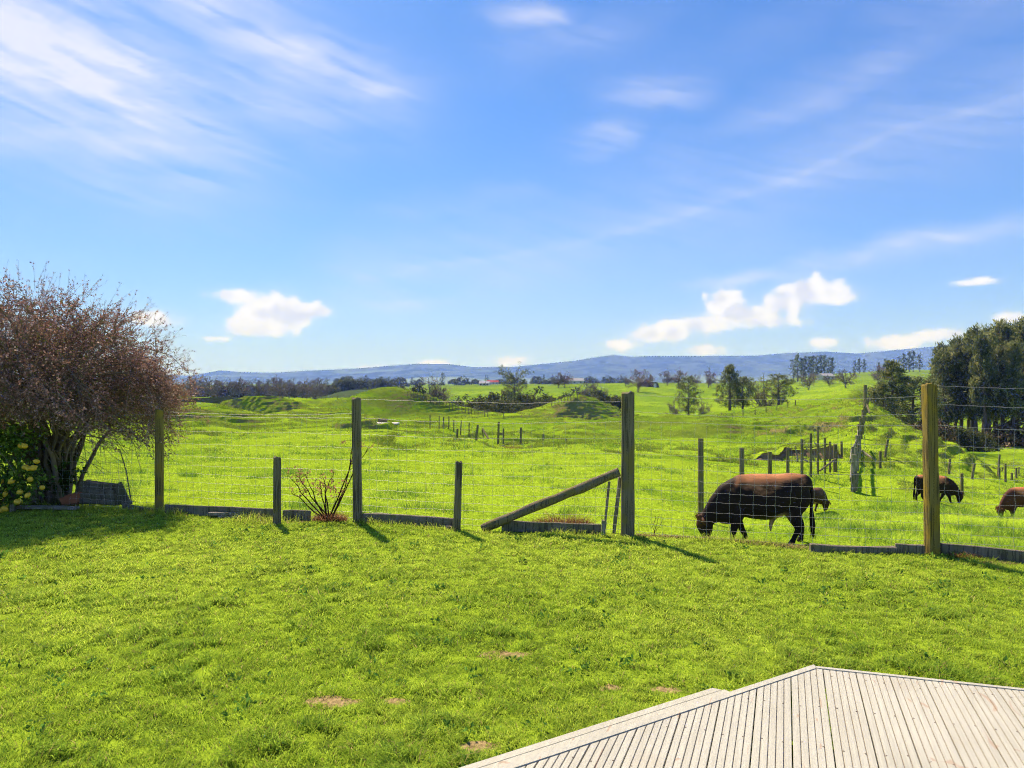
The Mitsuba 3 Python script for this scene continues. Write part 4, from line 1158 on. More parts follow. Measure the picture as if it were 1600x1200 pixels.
def grow(base, tips, r0, r1, seed, jit=.05, arch=0.0, n=9, sides=7, soup=None, col=(.1, .08, .06)):
    out = []
    for i, t in enumerate(tips):
        s = np.linspace(0, 1, n)[:, None]
        w = np.sin(np.pi * s)
        p = base * (1 - s) + t * s + w * np.array([0, 0, arch]) + tr_r.normal(size=(n, 3)) * jit * w
        out.append(p)
        if soup is not None: soup.add(*tube(p, np.linspace(r0, r1, n), sides, cap=False), col)
    return out


tt = thing('twiggy_tree', 'wide round many stemmed tree with brown withered leaves at the left edge', 'tree')
TB = on_plane(80, 786, 0)
wood, twg, lvs = Soup(), Soup(), Soup()
CEN, RAD = np.array([-8.85, 13.0, 1.95]), np.array([2.72, 2.35, 2.12])
GREYB = np.array([.20, .165, .125])
mains = []
for i in range(58):
    v = tr_r.normal(size=3); v[2] = abs(v[2]) * .9 - .12; v /= np.linalg.norm(v)
    if i < 12: v = np.array([math.cos(i * .55 - .6), math.sin(i * .55 - .6) * .8, -.05 + .1 * (i % 3)]); v /= np.linalg.norm(v)
    tip = CEN + v * RAD * tr_r.uniform(.70, .93)
    b = TB + np.array([tr_r.normal() * .16, tr_r.normal() * .14, -.05])
    s = np.linspace(0, 1, 12)[:, None]
    up = b + np.array([(tip[0] - b[0]) * .22, (tip[1] - b[1]) * .22, max(.75, (tip[2] - b[2]) * .85)])     # rises first, then arches over
    p = b * (1 - s) ** 2 + up * 2 * s * (1 - s) + tip * s ** 2 + tr_r.normal(size=(12, 3)) * .045 * np.sin(np.pi * s)
    r = tr_r.uniform(.030, .055)
    wood.add(*tube(p, np.linspace(r, .010, 12), 7, cap=False), GREYB * tr_r.uniform(.55, 1.0))
    mains.append(p)
# a few thick stems at the foot
for k in range(9):
    b = TB + np.array([tr_r.normal() * .10, tr_r.normal() * .10, -.05]); e = TB + np.array([np.clip(tr_r.normal() * .28, -.5, .5), tr_r.normal() * .25, tr_r.uniform(1.3, 1.9)])
    wood.add(*tube(twig_path(b, e, 0, 8, .03, tr_r), np.linspace(.095, .012, 8) ** 1.0, 9, cap=False), GREYB * tr_r.uniform(.6, .9))
sub0, sub1, tips = [], [], []
for p in mains:
    for j in range(21):
        k = tr_r.uniform(4, 11); a = p[int(k)] + (p[min(int(k) + 1, 11)] - p[int(k)]) * (k % 1)
        v = (a - CEN) / RAD; v = v + tr_r.normal(size=3) * .38; v /= np.linalg.norm(v) + 1e-6
        if v[2] < -.25: v[2] *= .4
        ext = tr_r.uniform(.80, 1.0) * (1 + .07 * (meshkit.noise(v * 2.6 + 9) - .5) * 4)
        e = CEN + v * RAD * ext
        e = a + (e - a) * min(1.0, 1.15 / (np.linalg.norm(e - a) + 1e-6))
        if e[0] < -7.2 and e[2] < 1.5: continue
        if v[0] > .62 and v[2] < .45: e[2] -= tr_r.uniform(.1, .95)                       # the right side hangs down
        q = twig_path(a, e, .06, 6, .035, tr_r)
        twg.add(*tube(q, np.linspace(.0095, .0035, 6), 4, cap=False), GREYB * tr_r.uniform(.5, 1.15))
        tips.append(q)
# long boughs that arch over and hang down on the right
for i in range(26):
    e = np.array([tr_r.uniform(-6.75, -6.0), 13.0 + tr_r.uniform(-1.3, 1.1), tr_r.uniform(1.15, 2.3)])
    a = mains[int(tr_r.integers(len(mains)))][4] * .3 + np.array([-7.6, 13, 2.7]) * .7 + tr_r.normal(size=3) * .3
    s = np.linspace(0, 1, 6)[:, None]
    mid = np.array([e[0] + .05, (a[1] + e[1]) / 2, max(a[2], e[2]) + .35])
    q = a * (1 - s) ** 2 + mid * 2 * s * (1 - s) + e * s ** 2 + tr_r.normal(size=(6, 3)) * .03
    twg.add(*tube(q, np.linspace(.012, .0035, 6), 4, cap=False), GREYB * tr_r.uniform(.6, 1.1))
    tips += [q, q, q]
T0, T1 = [], []
for q in tips:
    m = 15
    k = tr_r.uniform(1.2, 5, m); ki = np.minimum(k.astype(int), 4)
    a = q[ki] + (q[ki + 1 - (ki == 5)] - q[ki]) * (k - ki)[:, None] if True else None
    out = (a - CEN) / RAD; out /= np.linalg.norm(out, axis=1, keepdims=True)
    d = out * .8 + tr_r.normal(size=(m, 3)) * .75 + np.array([0, 0, .22])
    hang = (out[:, 0] > .5) & (out[:, 2] < .3)
    d[hang, 2] -= .75
    d /= np.linalg.norm(d, axis=1, keepdims=True)
    T0.append(a); T1.append(a + d * tr_r.uniform(.14, .42, (m, 1)))
T0, T1 = np.vstack(T0), np.vstack(T1)
# a few long free shoots over the outline
v = dome(300, rs=tr_r); v[:, 2] = np.abs(v[:, 2]); a = CEN + v * RAD * .95
d = v + tr_r.normal(size=v.shape) * .35 + [0.1, 0, .35]; d /= np.linalg.norm(d, axis=1, keepdims=True)
T0, T1 = np.vstack([T0, a]), np.vstack([T1, a + d * tr_r.uniform(.2, .62, (300, 1))])
under = 1.55 - .95 * np.clip((T1[:, 0] + 7.3) / 1.0, 0, 1) - .5 * np.clip((-9.6 - T1[:, 0]) / .8, 0, 1)      # the crown's open underside
keepz = (T1[:, 2] > under + tr_r.normal(size=len(T1)) * .16) & (T0[:, 2] > under - .35)
T0, T1 = T0[keepz], T1[keepz]
v, f = sticks(T0, T1, .0036, .0016)
twc = np.repeat(np.array([.26, .18, .14]) * tr_r.uniform(.45, 1.3, (len(T0), 1)), 6, 0)
twg.add(v, f, twc)
m = 7
s = tr_r.uniform(.15, 1.02, (len(T0), m, 1))
lc = (T0[:, None] * (1 - s) + T1[:, None] * s).reshape(-1, 3)
lc += tr_r.normal(size=lc.shape) * .014
rel = np.linalg.norm((lc - CEN) / RAD, axis=1)
ok = tr_r.random(len(lc)) < np.clip((rel - .35) * 2.4, .15, 1) * .95
lc, rel = lc[ok], rel[ok]
v, f = leaves(lc, .042, .58, rs=tr_r)
LC = np.array([[.38, .22, .185], [.50, .33, .29], [.27, .15, .125], [.66, .50, .45], [.19, .11, .075], [.20, .22, .06]])
w = np.stack([.3 + 0 * rel, .22 + 0 * rel, .24 + 0 * rel, .10 + 0 * rel, .14 + 0 * rel, np.clip(1.2 - rel * 1.25 + .35 * (lc[:, 2] < 1.6), .0, 1) * .9], 1)
w = np.cumsum(w / w.sum(1, keepdims=True), 1)
li = np.minimum((tr_r.random((len(lc), 1)) > w).sum(1), 5)
lvs.add(v, f, np.repeat(LC[li] * tr_r.uniform(.6, 1.25, (len(lc), 1)), 4, 0))
print('tree leaves', len(lc), 'twigs', len(T0))
scene[tt + '__trunk'] = mikit.ply(wood.mesh(), 'bark', smooth=True, color=wood.color())
scene[tt + '__twigs'] = mikit.ply(twg.mesh(), 'bark', color=twg.color())
scene[tt + '__leaves'] = mikit.ply(lvs.mesh(), 'gloss_leaf', color=lvs.color())
labels[tt + '__twigs'] = {'kind': 'stuff', 'label': 'dense brown twigs of the crown'}
labels[tt + '__leaves'] = {'kind': 'stuff', 'label': 'small withered brown and pinkish leaves'}

# ------------------------------------------------------------------ lemon tree and ivy at its foot
GREEN = np.array([[.06, .13, .025], [.09, .19, .03], [.14, .26, .04], [.05, .10, .025], [.22, .32, .06]])


def leafy(centers, spread, per, size, cols, rs, aspect=.5, up=None, bsdf='thin_leaf'):
    c = np.repeat(centers, per, 0) + rs.normal(size=(len(centers) * per, 3)) * spread
    v, f = leaves(c, size, aspect, up, rs=rs)
    col = cols[rs.integers(0, len(cols), len(c))] * rs.uniform(.6, 1.25, (len(c), 1))
    return v, f, np.repeat(np.clip(col, 0, 1), 4, 0)


lt_ = thing('lemon_tree', 'small glossy lemon tree with yellow fruit at the lower left edge', 'tree')
LEMD = 12.0
rs = np.random.default_rng(33)
LB = on_plane(-12, 800, 0)
ls, ll = Soup(), Soup()
cc = []
for px, py, n, sp in ((-30, 692, 60, .28), (4, 684, 80, .20), (34, 684, 36, .12), (0, 722, 50, .22), (-40, 740, 60, .3), (22, 750, 46, .16), (48, 744, 20, .10), (5, 775, 30, .14), (-50, 780, 30, .25), (44, 770, 12, .08)):
    cc.append(at_depth(px, py, LEMD) + rs.normal(size=(n, 3)) * np.array([sp, sp * 1.1, sp * .75]))
    ls.add(*tube(twig_path(LB, at_depth(px, py, LEMD), .1, 8, .03, rs), np.linspace(.035, .008, 8), 6, cap=False), GREYB * .6)
cc = np.vstack(cc)
v, f, c = leafy(cc, .055, 8, .085, GREEN * 1.35, rs, .48)
ll.add(v, f, c)
scene[lt_ + '__stems'] = mikit.ply(ls.mesh(), 'bark', smooth=True, color=ls.color())
scene[lt_ + '__leaves'] = mikit.ply(ll.mesh(), 'thin_leaf', color=ll.color())
labels[lt_ + '__leaves'] = {'kind': 'stuff', 'label': 'glossy green lemon leaves'}
scene['lemon_skin'] = {'type': 'bumpmap', 'arbitrary': proc(lambda p, n, uv: noise(p.x * 320, p.y * 320, p.z * 320)), 'scale': .0015,
                       'bsdf': {'type': 'principled', 'base_color': proc(lambda p, n, uv: mix(mi.Color3f(.74, .44, .03), mi.Color3f(.80, .60, .06), fbm(p.x * 14, p.y * 14, p.z * 14, 2))), 'roughness': .4, 'specular': .4}}
for px, py in ((33, 696), (39, 697), (45, 732), (52, 731), (47, 749), (66, 762), (8, 772), (43, 774), (27, 784), (8, 795), (1, 797), (57, 721), (40, 730), (18, 752), (2, 752), (31, 769)):
    m = trimesh.creation.icosphere(2, 1.0)
    q = np.array(m.vertices)
    tip = np.sign(q[:, 2]) * np.clip(np.abs(q[:, 2]) - .86, 0, 1) * 1.6
    q = q * np.array([1, 1, 1.18]) + np.stack([tip * 0, tip * 0, tip], 1)
    M = trimesh.transformations.random_rotation_matrix(rs.random(3))[:3, :3]
    part(lt_, 'lemon', (q @ M.T * rs.uniform(.038, .049) + at_depth(px, py, LEMD - .22 + rs.normal() * .06), m.faces), 'lemon_skin', smooth=True)

iv = thing('ivy_shoots', 'dark green broad leaved shoots at the foot of the twiggy tree', 'plant')
ls, ll = Soup(), Soup()
b0 = on_plane(84, 785, 0) + [0, -.2, 0]
for px, py in ((95, 715), (105, 705), (112, 720), (120, 732), (100, 740), (92, 750), (108, 752), (96, 728), (88, 765), (101, 765), (113, 742)):
    e = at_depth(px, py, 12.9) + rs.normal(size=3) * .06
    p = twig_path(b0, e, .1, 7, .03, rs)
    ls.add(*tube(p, np.linspace(.009, .003, 7), 5, cap=False), GREYB * .5)
    v, f, c = leafy(p[3:], .06, 8, .11, GREEN[[0, 1, 3]] * .8, rs, .55)
    ll.add(v, f, c)
scene[iv + '__stems'] = mikit.ply(ls.mesh(), 'bark', smooth=True, color=ls.color())
scene[iv + '__leaves'] = mikit.ply(ll.mesh(), 'thin_leaf', color=ll.color())
labels[iv + '__leaves'] = {'kind': 'stuff', 'label': 'broad dark green leaves'}
# litter and weeds in the shade under the tree
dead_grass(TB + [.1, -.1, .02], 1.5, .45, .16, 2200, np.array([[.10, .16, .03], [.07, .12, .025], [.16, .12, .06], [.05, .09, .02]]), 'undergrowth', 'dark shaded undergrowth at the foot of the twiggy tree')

# ------------------------------------------------------------------ far trees
NEEDLE = np.array([[.095, .13, .06], [.135, .175, .07], [.20, .23, .09], [.07, .095, .05], [.28, .30, .12]])
SCRUB = np.array([[.07, .09, .034], [.10, .12, .045], [.05, .068, .028], [.14, .145, .06]])
BARK1 = np.array([.13, .105, .085])


def pine_variant(seed, h=20.0, crown0=.30, wide=.20, dens=1.0, top='cone', tw=.018, needles=NEEDLE):
    """(trunk, crown): whorled boughs carrying tufts of needles."""
    rs = np.random.default_rng(seed)
    tr, cr = Soup(), Soup()
    n = 9
    z = np.linspace(-.03, .96, n)
    ax = np.cumsum(rs.normal(size=(n, 2)) * .006 * h, 0); ax -= ax[:1]
    axis = np.stack([ax[:, 0], ax[:, 1], z * h], 1)
    tr.add(*tube(axis, h * tw * (1.05 - z) + .04, 7, cap=False), BARK1)
    nb = int(52 * dens)
    for i in range(nb):
        t = crown0 + (1 - crown0) * (i + rs.random()) / nb * .97
        k = (t - crown0) / (1 - crown0)
        if top == 'cone': rad = wide * h * (.35 + .65 * min(1, k * 5)) * (1 - k) ** .95 + .02 * h
        elif top == 'round': rad = wide * h * math.sqrt(max(.02, 1 - (2 * k - .95) ** 2)) * rs.uniform(.75, 1.12)
        else: rad = wide * h * (.25 + .95 * k ** 1.3) * rs.uniform(.6, 1.15)
        a = rs.uniform(0, 6.283)
        o = np.array([np.interp(t, z, axis[:, 0]), np.interp(t, z, axis[:, 1]), t * h])
        rise = rs.uniform(-.05, .45) * rad if top != 'flat' else rs.uniform(.25, .8) * rad
        e = o + np.array([math.cos(a) * rad, math.sin(a) * rad, rise])
        p = twig_path(o, e, .0, 4, .03 * rad, rs)
        tr.add(*tube(p, np.linspace(h * .0045, h * .0016, 4), 4, cap=False), BARK1 * .8)
        m = 5 if top != 'flat' else 4
        s = rs.uniform(.35, 1.05, m)[:, None]
        c = o * (1 - s) + e * s + rs.normal(size=(m, 3)) * .028 * h * np.array([1, 1, .55])
        out = np.array([math.cos(a), math.sin(a), 0.5])
        per = 16
        cp = np.repeat(c, per, 0) + rs.normal(size=(m * per, 3)) * .015 * h
        v, f = leaves(cp, .040 * h, .24, out * .5 + np.array([0, 0, .5]), rs=rs)
        tone = needles[rs.integers(0, len(needles), m)]
        cr.add(v, f, np.repeat(np.repeat(tone, per, 0) * rs.uniform(.7, 1.3, (m * per, 1)), 4, 0))
    return tr, cr


def bare_variant(seed, h=10.0, spread=.5, trunk=.22, limbs=7, tint=(.20, .15, .12), round_=True, multi=False):
    """A leafless tree: limbs dividing down to a haze of twigs."""
    rs = np.random.default_rng(seed)
    tr, cr = Soup(), Soup()
    tint = np.array(tint)
    base = np.array([0, 0, -.2]); fork = np.array([rs.normal() * .02 * h, rs.normal() * .02 * h, trunk * h])
    if not multi: tr.add(*tube(twig_path(base, fork, 0, 5, .01 * h, rs), np.linspace(.028 * h, .02 * h, 5), 7, cap=False), tint * .55)
    cz, rz, rr = (trunk + 1) * .5 * h, (1 - trunk) * .52 * h, spread * h
    A, B = [], []
    for i in range(limbs):
        v = rs.normal(size=3); v[2] = v[2] * .8 + .25; v /= np.linalg.norm(v)
        e = np.array([0, 0, cz]) + v * np.array([rr, rr, rz]) * rs.uniform(.72, .92)
        s0 = fork if not multi else base + rs.normal(size=3) * [.05 * h, .05 * h, 0]
        p = twig_path(s0, e, .04 * h, 7, .02 * h, rs)
        tr.add(*tube(p, np.linspace(.013 * h, .004 * h, 7), 5, cap=False), tint * .6)
        for j in range(7):
            k = rs.integers(1, 6); a = p[k]
            d = v * .5 + rs.normal(size=3) * .75 + [0, 0, .2]; d /= np.linalg.norm(d)
            q = a + d * h * rs.uniform(.12, .26)
            tr.add(*tube(twig_path(a, q, 0, 4, .01 * h, rs), np.linspace(.0065 * h, .0034 * h, 4), 4, cap=False), tint * .75)
            for l in range(7):
                t = rs.uniform(.3, 1); a2 = a * (1 - t) + q * t
                d2 = d * .6 + rs.normal(size=3) * .7 + [0, 0, .25]; d2 /= np.linalg.norm(d2)
                q2 = a2 + d2 * h * rs.uniform(.06, .14)
                A.append(a2); B.append(q2)
                for _ in range(3):
                    t3 = rs.uniform(.3, 1); d3 = d2 * .6 + rs.normal(size=3) * .6; d3 /= np.linalg.norm(d3)
                    A.append(a2 * (1 - t3) + q2 * t3); B.append(A[-1] + d3 * h * rs.uniform(.03, .08))
    v, f = sticks(A, B, .0034 * h, .0020 * h)
    cr.add(v, f, np.repeat(tint * rs.uniform(.7, 1.2, (len(A), 1)), 6, 0))
    return tr, cr


def bush_variant(seed, h=4.0, wide=.62, cols=SCRUB, n=190, per=13, size=.085, lumpy=.3):
    """An evergreen bush or broad crown: clumps of small leaves on hidden stems."""
    rs = np.random.default_rng(seed)
    tr, cr = Soup(), Soup()
    v = rs.normal(size=(n, 3)); v[:, 2] = np.abs(v[:, 2]) * 1.0 - .12; v /= np.linalg.norm(v, axis=1, keepdims=True)
    r = (1 - lumpy + lumpy * 2 * meshkit.noise(v * 2.2 + seed)) * rs.uniform(.55, 1, n) ** .5
    c = v * r[:, None] * np.array([wide * h, wide * h, h * .86]) + [0, 0, h * .10]
    for p in c[::12]: tr.add(*tube(twig_path(np.array([rs.normal() * .05 * h, rs.normal() * .05 * h, -.1]), p, 0, 4, .02 * h, rs), np.linspace(.018 * h, .005 * h, 4), 4, cap=False), BARK1 * .7)
    cp = np.repeat(c, per, 0) + rs.normal(size=(n * per, 3)) * .045 * h
    vv, f = leaves(cp, size * h, .55, rs=rs)
    tone = cols[np.minimum((meshkit.noise(c * 1.1 / h * 4 + seed) * len(cols)).astype(int), len(cols) - 1)]
    cr.add(vv, f, np.repeat(np.repeat(tone, per, 0) * rs.uniform(.65, 1.3, (n * per, 1)), 4, 0))
    return tr, cr


LIB = {}


def lib(kind, variants):
    LIB[kind] = []
    for tr, cr, h, bs in variants:
        LIB[kind].append((mikit.ply(tr.mesh(), 'bark', smooth=True, color=tr.color()), mikit.ply(cr.mesh(), bs, color=cr.color()), h))


lib('pine', [(*pine_variant(100 + i, 20, .24 + .05 * (i % 3), .145 + .02 * (i % 2), 1.3, 'round' if i == 3 else 'cone'), 20, 'thin_leaf') for i in range(6)])
lib('old_pine', [(*pine_variant(120 + i, 12, .12, .42, 1.7, ('round', 'cone', 'flat', 'round')[i], .028), 12, 'thin_leaf') for i in range(4)])
lib('far_pine', [(*pine_variant(150 + i, 18, .14, .20, .55, 'cone' if i else 'round'), 18, 'leafy') for i in range(3)])
lib('bare', [(*bare_variant(160 + i, 10, .56 + .06 * (i % 3), .20, 11, ((.24, .17, .14), (.21, .17, .135), (.26, .18, .15))[i % 3]), 10, 'bark') for i in range(5)])
lib('bare_tall', [(*bare_variant(170 + i, 14, .27, .16, 7, (.20, .165, .14)), 14, 'bark') for i in range(3)])
lib('thicket', [(*bare_variant(180 + i, 7, .62, .02, 11, (.24, .20, .15), multi=True), 7, 'bark') for i in range(2)])
lib('bush', [(*bush_variant(190 + i, 4, .62 + .1 * (i % 2)), 4, 'thin_leaf') for i in range(4)])
lib('round_bush', [(*bush_variant(195, 4, .52, lumpy=.12), 4, 'leafy')])
lib('rust_bush', [(*bush_variant(198, 4, .75, np.array([[.20, .13, .06], [.14, .10, .05], [.09, .085, .035]])), 4, 'leafy')])


def tree(kind, name, px, top, d, label, group=None, cat='tree', wide=1.0, sink=.15, var=None, two=True):
    v = LIB[kind][int(tr_r.integers(len(LIB[kind]))) if var is None else var]
    b = on_ground(px, d, -sink)
    h = EYE - (top - 600) * d / F - b[2]
    s = h / v[2]
    k = thing(name, label, cat, group)
    M = T().translate(list(map(float, b))).rotate([0, 0, 1], float(tr_r.uniform(0, 360))).scale([s * wide, s * wide, s])
    scene[k + '__trunk'] = {**v[0], 'to_world': M}
    scene[k + '__crown'] = {**v[1], 'to_world': M}
    return k


# the dark pine plantation on the right
r5 = np.random.default_rng(55)
TOPS = [(1330, 600), (1446, 590), (1460, 562), (1480, 538), (1500, 528), (1520, 528), (1545, 516), (1575, 506), (1600, 502), (1640, 498), (1720, 494)]
for row, (d0, n, drop) in enumerate(((126, 13, 6), (140, 14, 2), (156, 14, -2), (174, 12, -3))):
    for i in range(n):
        px = 1440 + (1730 - 1440) * (i + .5 + r5.uniform(-.35, .35)) / n + row * 4
        d = d0 + r5.normal() * 4
        top = np.interp(px, [t[0] for t in TOPS], [t[1] for t in TOPS]) + r5.normal() * 9 + (drop + abs(r5.normal()) * (16 if row == 0 else 6))
        if px < 1462: top += 22
        tree('pine', 'pine_tree', px, top, d, 'tall dark pine in the dense stand at the right edge', 'pines of the dense stand', wide=r5.uniform(.72, .98))
for i in range(15):
    px = 1415 + 21 * i + r5.normal() * 6
    tree('bush' if i % 3 else 'rust_bush', 'shrub', px, 668 + r5.normal() * 10, 122 + r5.normal() * 2, 'low shrub along the foot of the dark pine stand', 'shrubs at the foot of the pines', 'shrub', wide=1.3)
for px, top, d, w in ((1398, 566, 105, 1.0), (1378, 600, 98, .95), (1425, 592, 108, 1.0), (1366, 612, 96, .8)):
    tree('old_pine', 'spreading_pine', px, top, d, {1398: 'tallest broad dark pine on the slope behind the grassy ridge', 1378: 'broad dark pine at the left end of the group behind the ridge', 1425: 'broad dark pine joining the ridge group to the dense stand', 1366: 'lowest bushy pine at the foot of the group behind the ridge'}[px], wide=w * 1.15, var=(0, 3, 1, 0)[int(px) % 4])
tree('rust_bush', 'shrub', 1452, 650, 80, 'rusty brown bush behind the ridge left of the yellow topped post', cat='shrub')
for px, top in ((1500, 668), (1530, 676), (1470, 660)):
    tree('bush', 'shrub', px, top, 112, 'dark bush in front of the pine stand', 'bushes in front of the pine stand', 'shrub', wide=1.3)

# trees on the slopes in the middle distance
tree('old_pine', 'spreading_pine', 805, 587, 195, 'tall ragged pine standing in the gully left of the round knoll', var=2, wide=.85)
tree('old_pine', 'spreading_pine', 1076, 590, 150, 'ragged dark pine in the hollow right of the strainer post', var=0, wide=.75)
tree('old_pine', 'spreading_pine', 1140, 571, 158, 'tallest dark pine of the group above the bull', var=1, wide=1.05)
tree('old_pine', 'spreading_pine', 1160, 590, 160, 'dark pine leaning against the tallest pine above the bull', var=3, wide=1.05)
tree('old_pine', 'spreading_pine', 1216, 586, 168, 'low spreading tree with fanned branches right of the tallest pine', var=0, wide=1.25)
tree('thicket', 'bare_tree', 1192, 578, 172, 'rounded leafless tree right behind the tallest pine', wide=.85, var=0)
tree('thicket', 'bare_thicket', 1052, 622, 148, 'grey leafless thicket left of the ragged pine', cat='shrub', var=1)
tree('thicket', 'bare_thicket', 1098, 618, 152, 'grey leafless thicket right of the ragged pine', cat='shrub', var=0, wide=.8)
for i, (px, top, d, w) in enumerate(((700, 626, 185, 1.2), (722, 622, 200, 1.3), (744, 625, 190, 1.2), (762, 618, 210, 1.1), (778, 612, 205, 1.0), (790, 622, 180, 1.2), (822, 618, 185, 1.2), (838, 612, 200, 1.2), (848, 620, 190, 1.1),
                          (735, 636, 160, 1.1), (770, 634, 160, 1.2), (815, 632, 165, 1.2), (680, 622, 195, 1.1), (660, 616, 205, 1.0), (858, 618, 200, 1))):
    tree('bush', 'gully_shrub', px, top, d, 'dark evergreen shrub crowding the gully around the ragged pine', 'shrubs in the gully', 'shrub', wide=w)
tree('round_bush', 'round_shrub', 628, 605, 190, 'dark round shrub on the skyline, left one of the pair by the hummock', cat='shrub')
tree('round_bush', 'round_shrub', 654, 603, 190, 'dark round shrub on the skyline, right one of the pair by the hummock', cat='shrub')
tree('bare_tall', 'bare_tree', 678, 583, 215, 'reddish leafless tree beside the pair of round shrubs', wide=1.25, var=0)
tree('thicket', 'bare_thicket', 690, 600, 212, 'leafless thicket at the foot of the reddish tree', cat='shrub', var=1)
for px, top, d, kind, lab in ((910, 592, 250, 'bare_tall', 'slim grey leafless tree left of the strainer post behind the knoll'), (928, 594, 255, 'bare', 'yellowish leafless tree behind the knoll, next to the strainer post')):
    tree(kind, 'bare_tree', px, top, d, lab)
for px, top, d in ((896, 612, 235), (915, 614, 232), (935, 610, 240), (948, 614, 236), (962, 618, 232)):
    tree('bush', 'gully_shrub', px, top, d, 'dark shrub in the dip behind the round knoll', 'shrubs behind the knoll', 'shrub', wide=1.3)
BARE = [(997, 577, 613, 'tall leafless tree standing alone right of the strainer post'), (883, 580, 606, 'leafless tree on the far field above the knoll'), (872, 584, 606, 'small leafless tree touching the one above the knoll'),
        (1042, 579, 603, 'leafless tree right behind the barn'), (1060, 578, 603, 'leafless tree second to the right of the barn'), (1107, 579, 606, 'leafless tree left of the tallest pine'),
        (1263, 580, 609, 'leafless orchard tree in front of the square pine block'), (1296, 585, 604, 'small thin leafless tree right of the square pine block'), (1322, 576, 606, 'round leafless tree right of the square pine block'),
        (1372, 570, 600, 'reddish leafless tree behind the broad pines'), (978, 586, 604, 'leafless tree left of the barn'), (1012, 583, 602, 'low leafless tree behind the barn roof'), (1085, 584, 602, 'faint leafless tree between the two pines')]
for px, top, base, lab in BARE:
    tree('bare', 'bare_tree', px, top, solve_d(px, base, 230, 900), lab, wide=1.1)
# bare woodland on the left skyline
for i in range(26):
    px = 296 + 8.4 * i + r5.normal() * 2.5
    tree('bare' if i % 3 else 'bare_tall', 'woodland_tree', px, 591 + abs(r5.normal()) * 3.5 - (4 if i % 7 == 2 else 0), 400 + r5.uniform(-40, 60), 'grey leafless tree in the woodland on the left skyline', 'leafless trees of the left woodland', wide=r5.uniform(.9, 1.3))
tree('bare_tall', 'bare_tree', 493, 588, 300, 'taller forked leafless tree at the right end of the left woodland')
for i in range(14):
    px = 292 + 17 * i + r5.normal() * 4
    tree('bush' if i % 2 else 'rust_bush', 'woodland_shrub', px, 603 + r5.normal() * 3, 440 + r5.uniform(-30, 40), 'brownish undergrowth shrub below the left woodland', 'undergrowth of the left woodland', 'shrub', wide=1.6)
for px, top in ((418, 592), (428, 590), (440, 591), (452, 594), (405, 594)):
    tree('far_pine', 'far_pine_tree', px, top, 900, 'bluish pine behind the left woodland', 'pines behind the left woodland', wide=1.5)
# square block of pines on the right skyline and its neighbours
for i in range(11):
    px = 1240 + 6.1 * i
    tree('far_pine', 'far_pine_tree', px, 556 + r5.normal() * 1.5 + (3 if i in (0, 10) else 0), 620 + r5.uniform(-15, 15), 'tall dark pine in the square block on the right skyline', 'pines of the square block', wide=1.0)
for px, top, w in ((1336, 563, 1), (1343, 560, 1.1), (1350, 561, 1), (1373, 566, .9), (1383, 560, .7), (1390, 568, 1.1), (1405, 557, 1), (1412, 552, 1.1), (1421, 549, 1.2), (1427, 548, .8), (1437, 553, 1.1), (1380, 573, 1.2)):
    tree('far_pine', 'far_pine_tree', px, top, 760, 'dark conifer on the skyline between the square block and the pine stand', 'conifers on the right skyline', wide=w)
# hedges and shelter belts on the far plain
for i in range(46):
    px = 515 + 10.2 * i + r5.normal() * 4
    d = r5.uniform(800, 1500)
    tree('far_pine' if i % 3 == 0 else 'bush', 'shelterbelt_tree', px, 591 + r5.normal() * 2.6 - (3 if i % 9 == 0 else 0), d, 'small dark tree in the shelter belts on the far plain', 'shelter belt trees on the far plain', wide=(1.2 if i % 3 == 0 else 1.5))
for i in range(20):
    px = 800 + 21 * i + r5.normal() * 6
    tree('bush', 'hedge_bush', px, 595 + r5.normal() * 1.5, r5.uniform(700, 1000), 'bush of the hedgerow on the far field', 'hedgerow bushes on the far field', 'shrub', wide=2.0)
for px, top, d in ((540, 590, 520), (548, 592, 520), (563, 592, 520), (535, 593, 530), (593, 591, 560), (602, 593, 560)):
    tree('bush', 'hill_shrub', px, top, d, 'dark shrub on the far hill right of the woodland', 'shrubs on the far hill', 'shrub', wide=1.3)

# ------------------------------------------------------------------ fences and banks of the paddocks


def far_post(key, b, h, r, lean=(0, 0), wood='post_wood', sides=6):
    b = np.asarray(b, float)
    p = np.array([b - [0, 0, .25], b + [lean[0] * .5, lean[1] * .5, h * .5], b + [lean[0], lean[1], h]])
    return part(key, 'post', tube(p, [r, r * .98, r * .92], sides), wood, smooth=30)


def wires(key, pts, hs, r, sag=.03):
    """Wires through the post tops' relative heights; each wire its own part."""
    for q in hs:
        P = []
        for (a, ha), (b, hb) in zip(pts, pts[1:]):
            s = np.linspace(0, 1, 5)[:-1, None]
            P.append(np.asarray(a) * (1 - s) + np.asarray(b) * s + np.array([0, 0, 1]) * ((ha * (1 - s) + hb * s) * q - sag * np.sin(np.pi * s)))
        P.append((np.asarray(pts[-1][0]) + [0, 0, pts[-1][1] * q])[None])
        part(key, 'wire', tube(np.vstack(P), r, 3, cap=False), 'rusty_wire')


pf = thing('paddock_fence', 'row of plain timber posts running back from the bull to the clay bank', 'fence')
pp = []
for px, top, d, r in ((1095, 685, 13.3, .056), (1159, 700, 17.4, .062), (1203, 706, 20.4, .060), (1231, 699, 22.8, .055), (1253, 686, 25.0, .055), (1267, 677, 26.8, .05), (1278, 672, 28.2, .042), (1289, 684, 28.8, .045), (1297, 690, 29.2, .045), (1305, 694, 29.4, .085)):
    b = on_ground(px, d); h = EYE - (top - 600) * d / F - b[2]
    far_post(pf, b, h, r, sides=9); pp.append((b, h))
wires(pf, pp, (.95, .7, .45, .2), .0035)
a, b = on_ground(1306, 29.3, .55), on_ground(1281, 28.3, .15)
part(pf, 'brace', tube([a, b], [.04, .04], 7), 'post_wood')

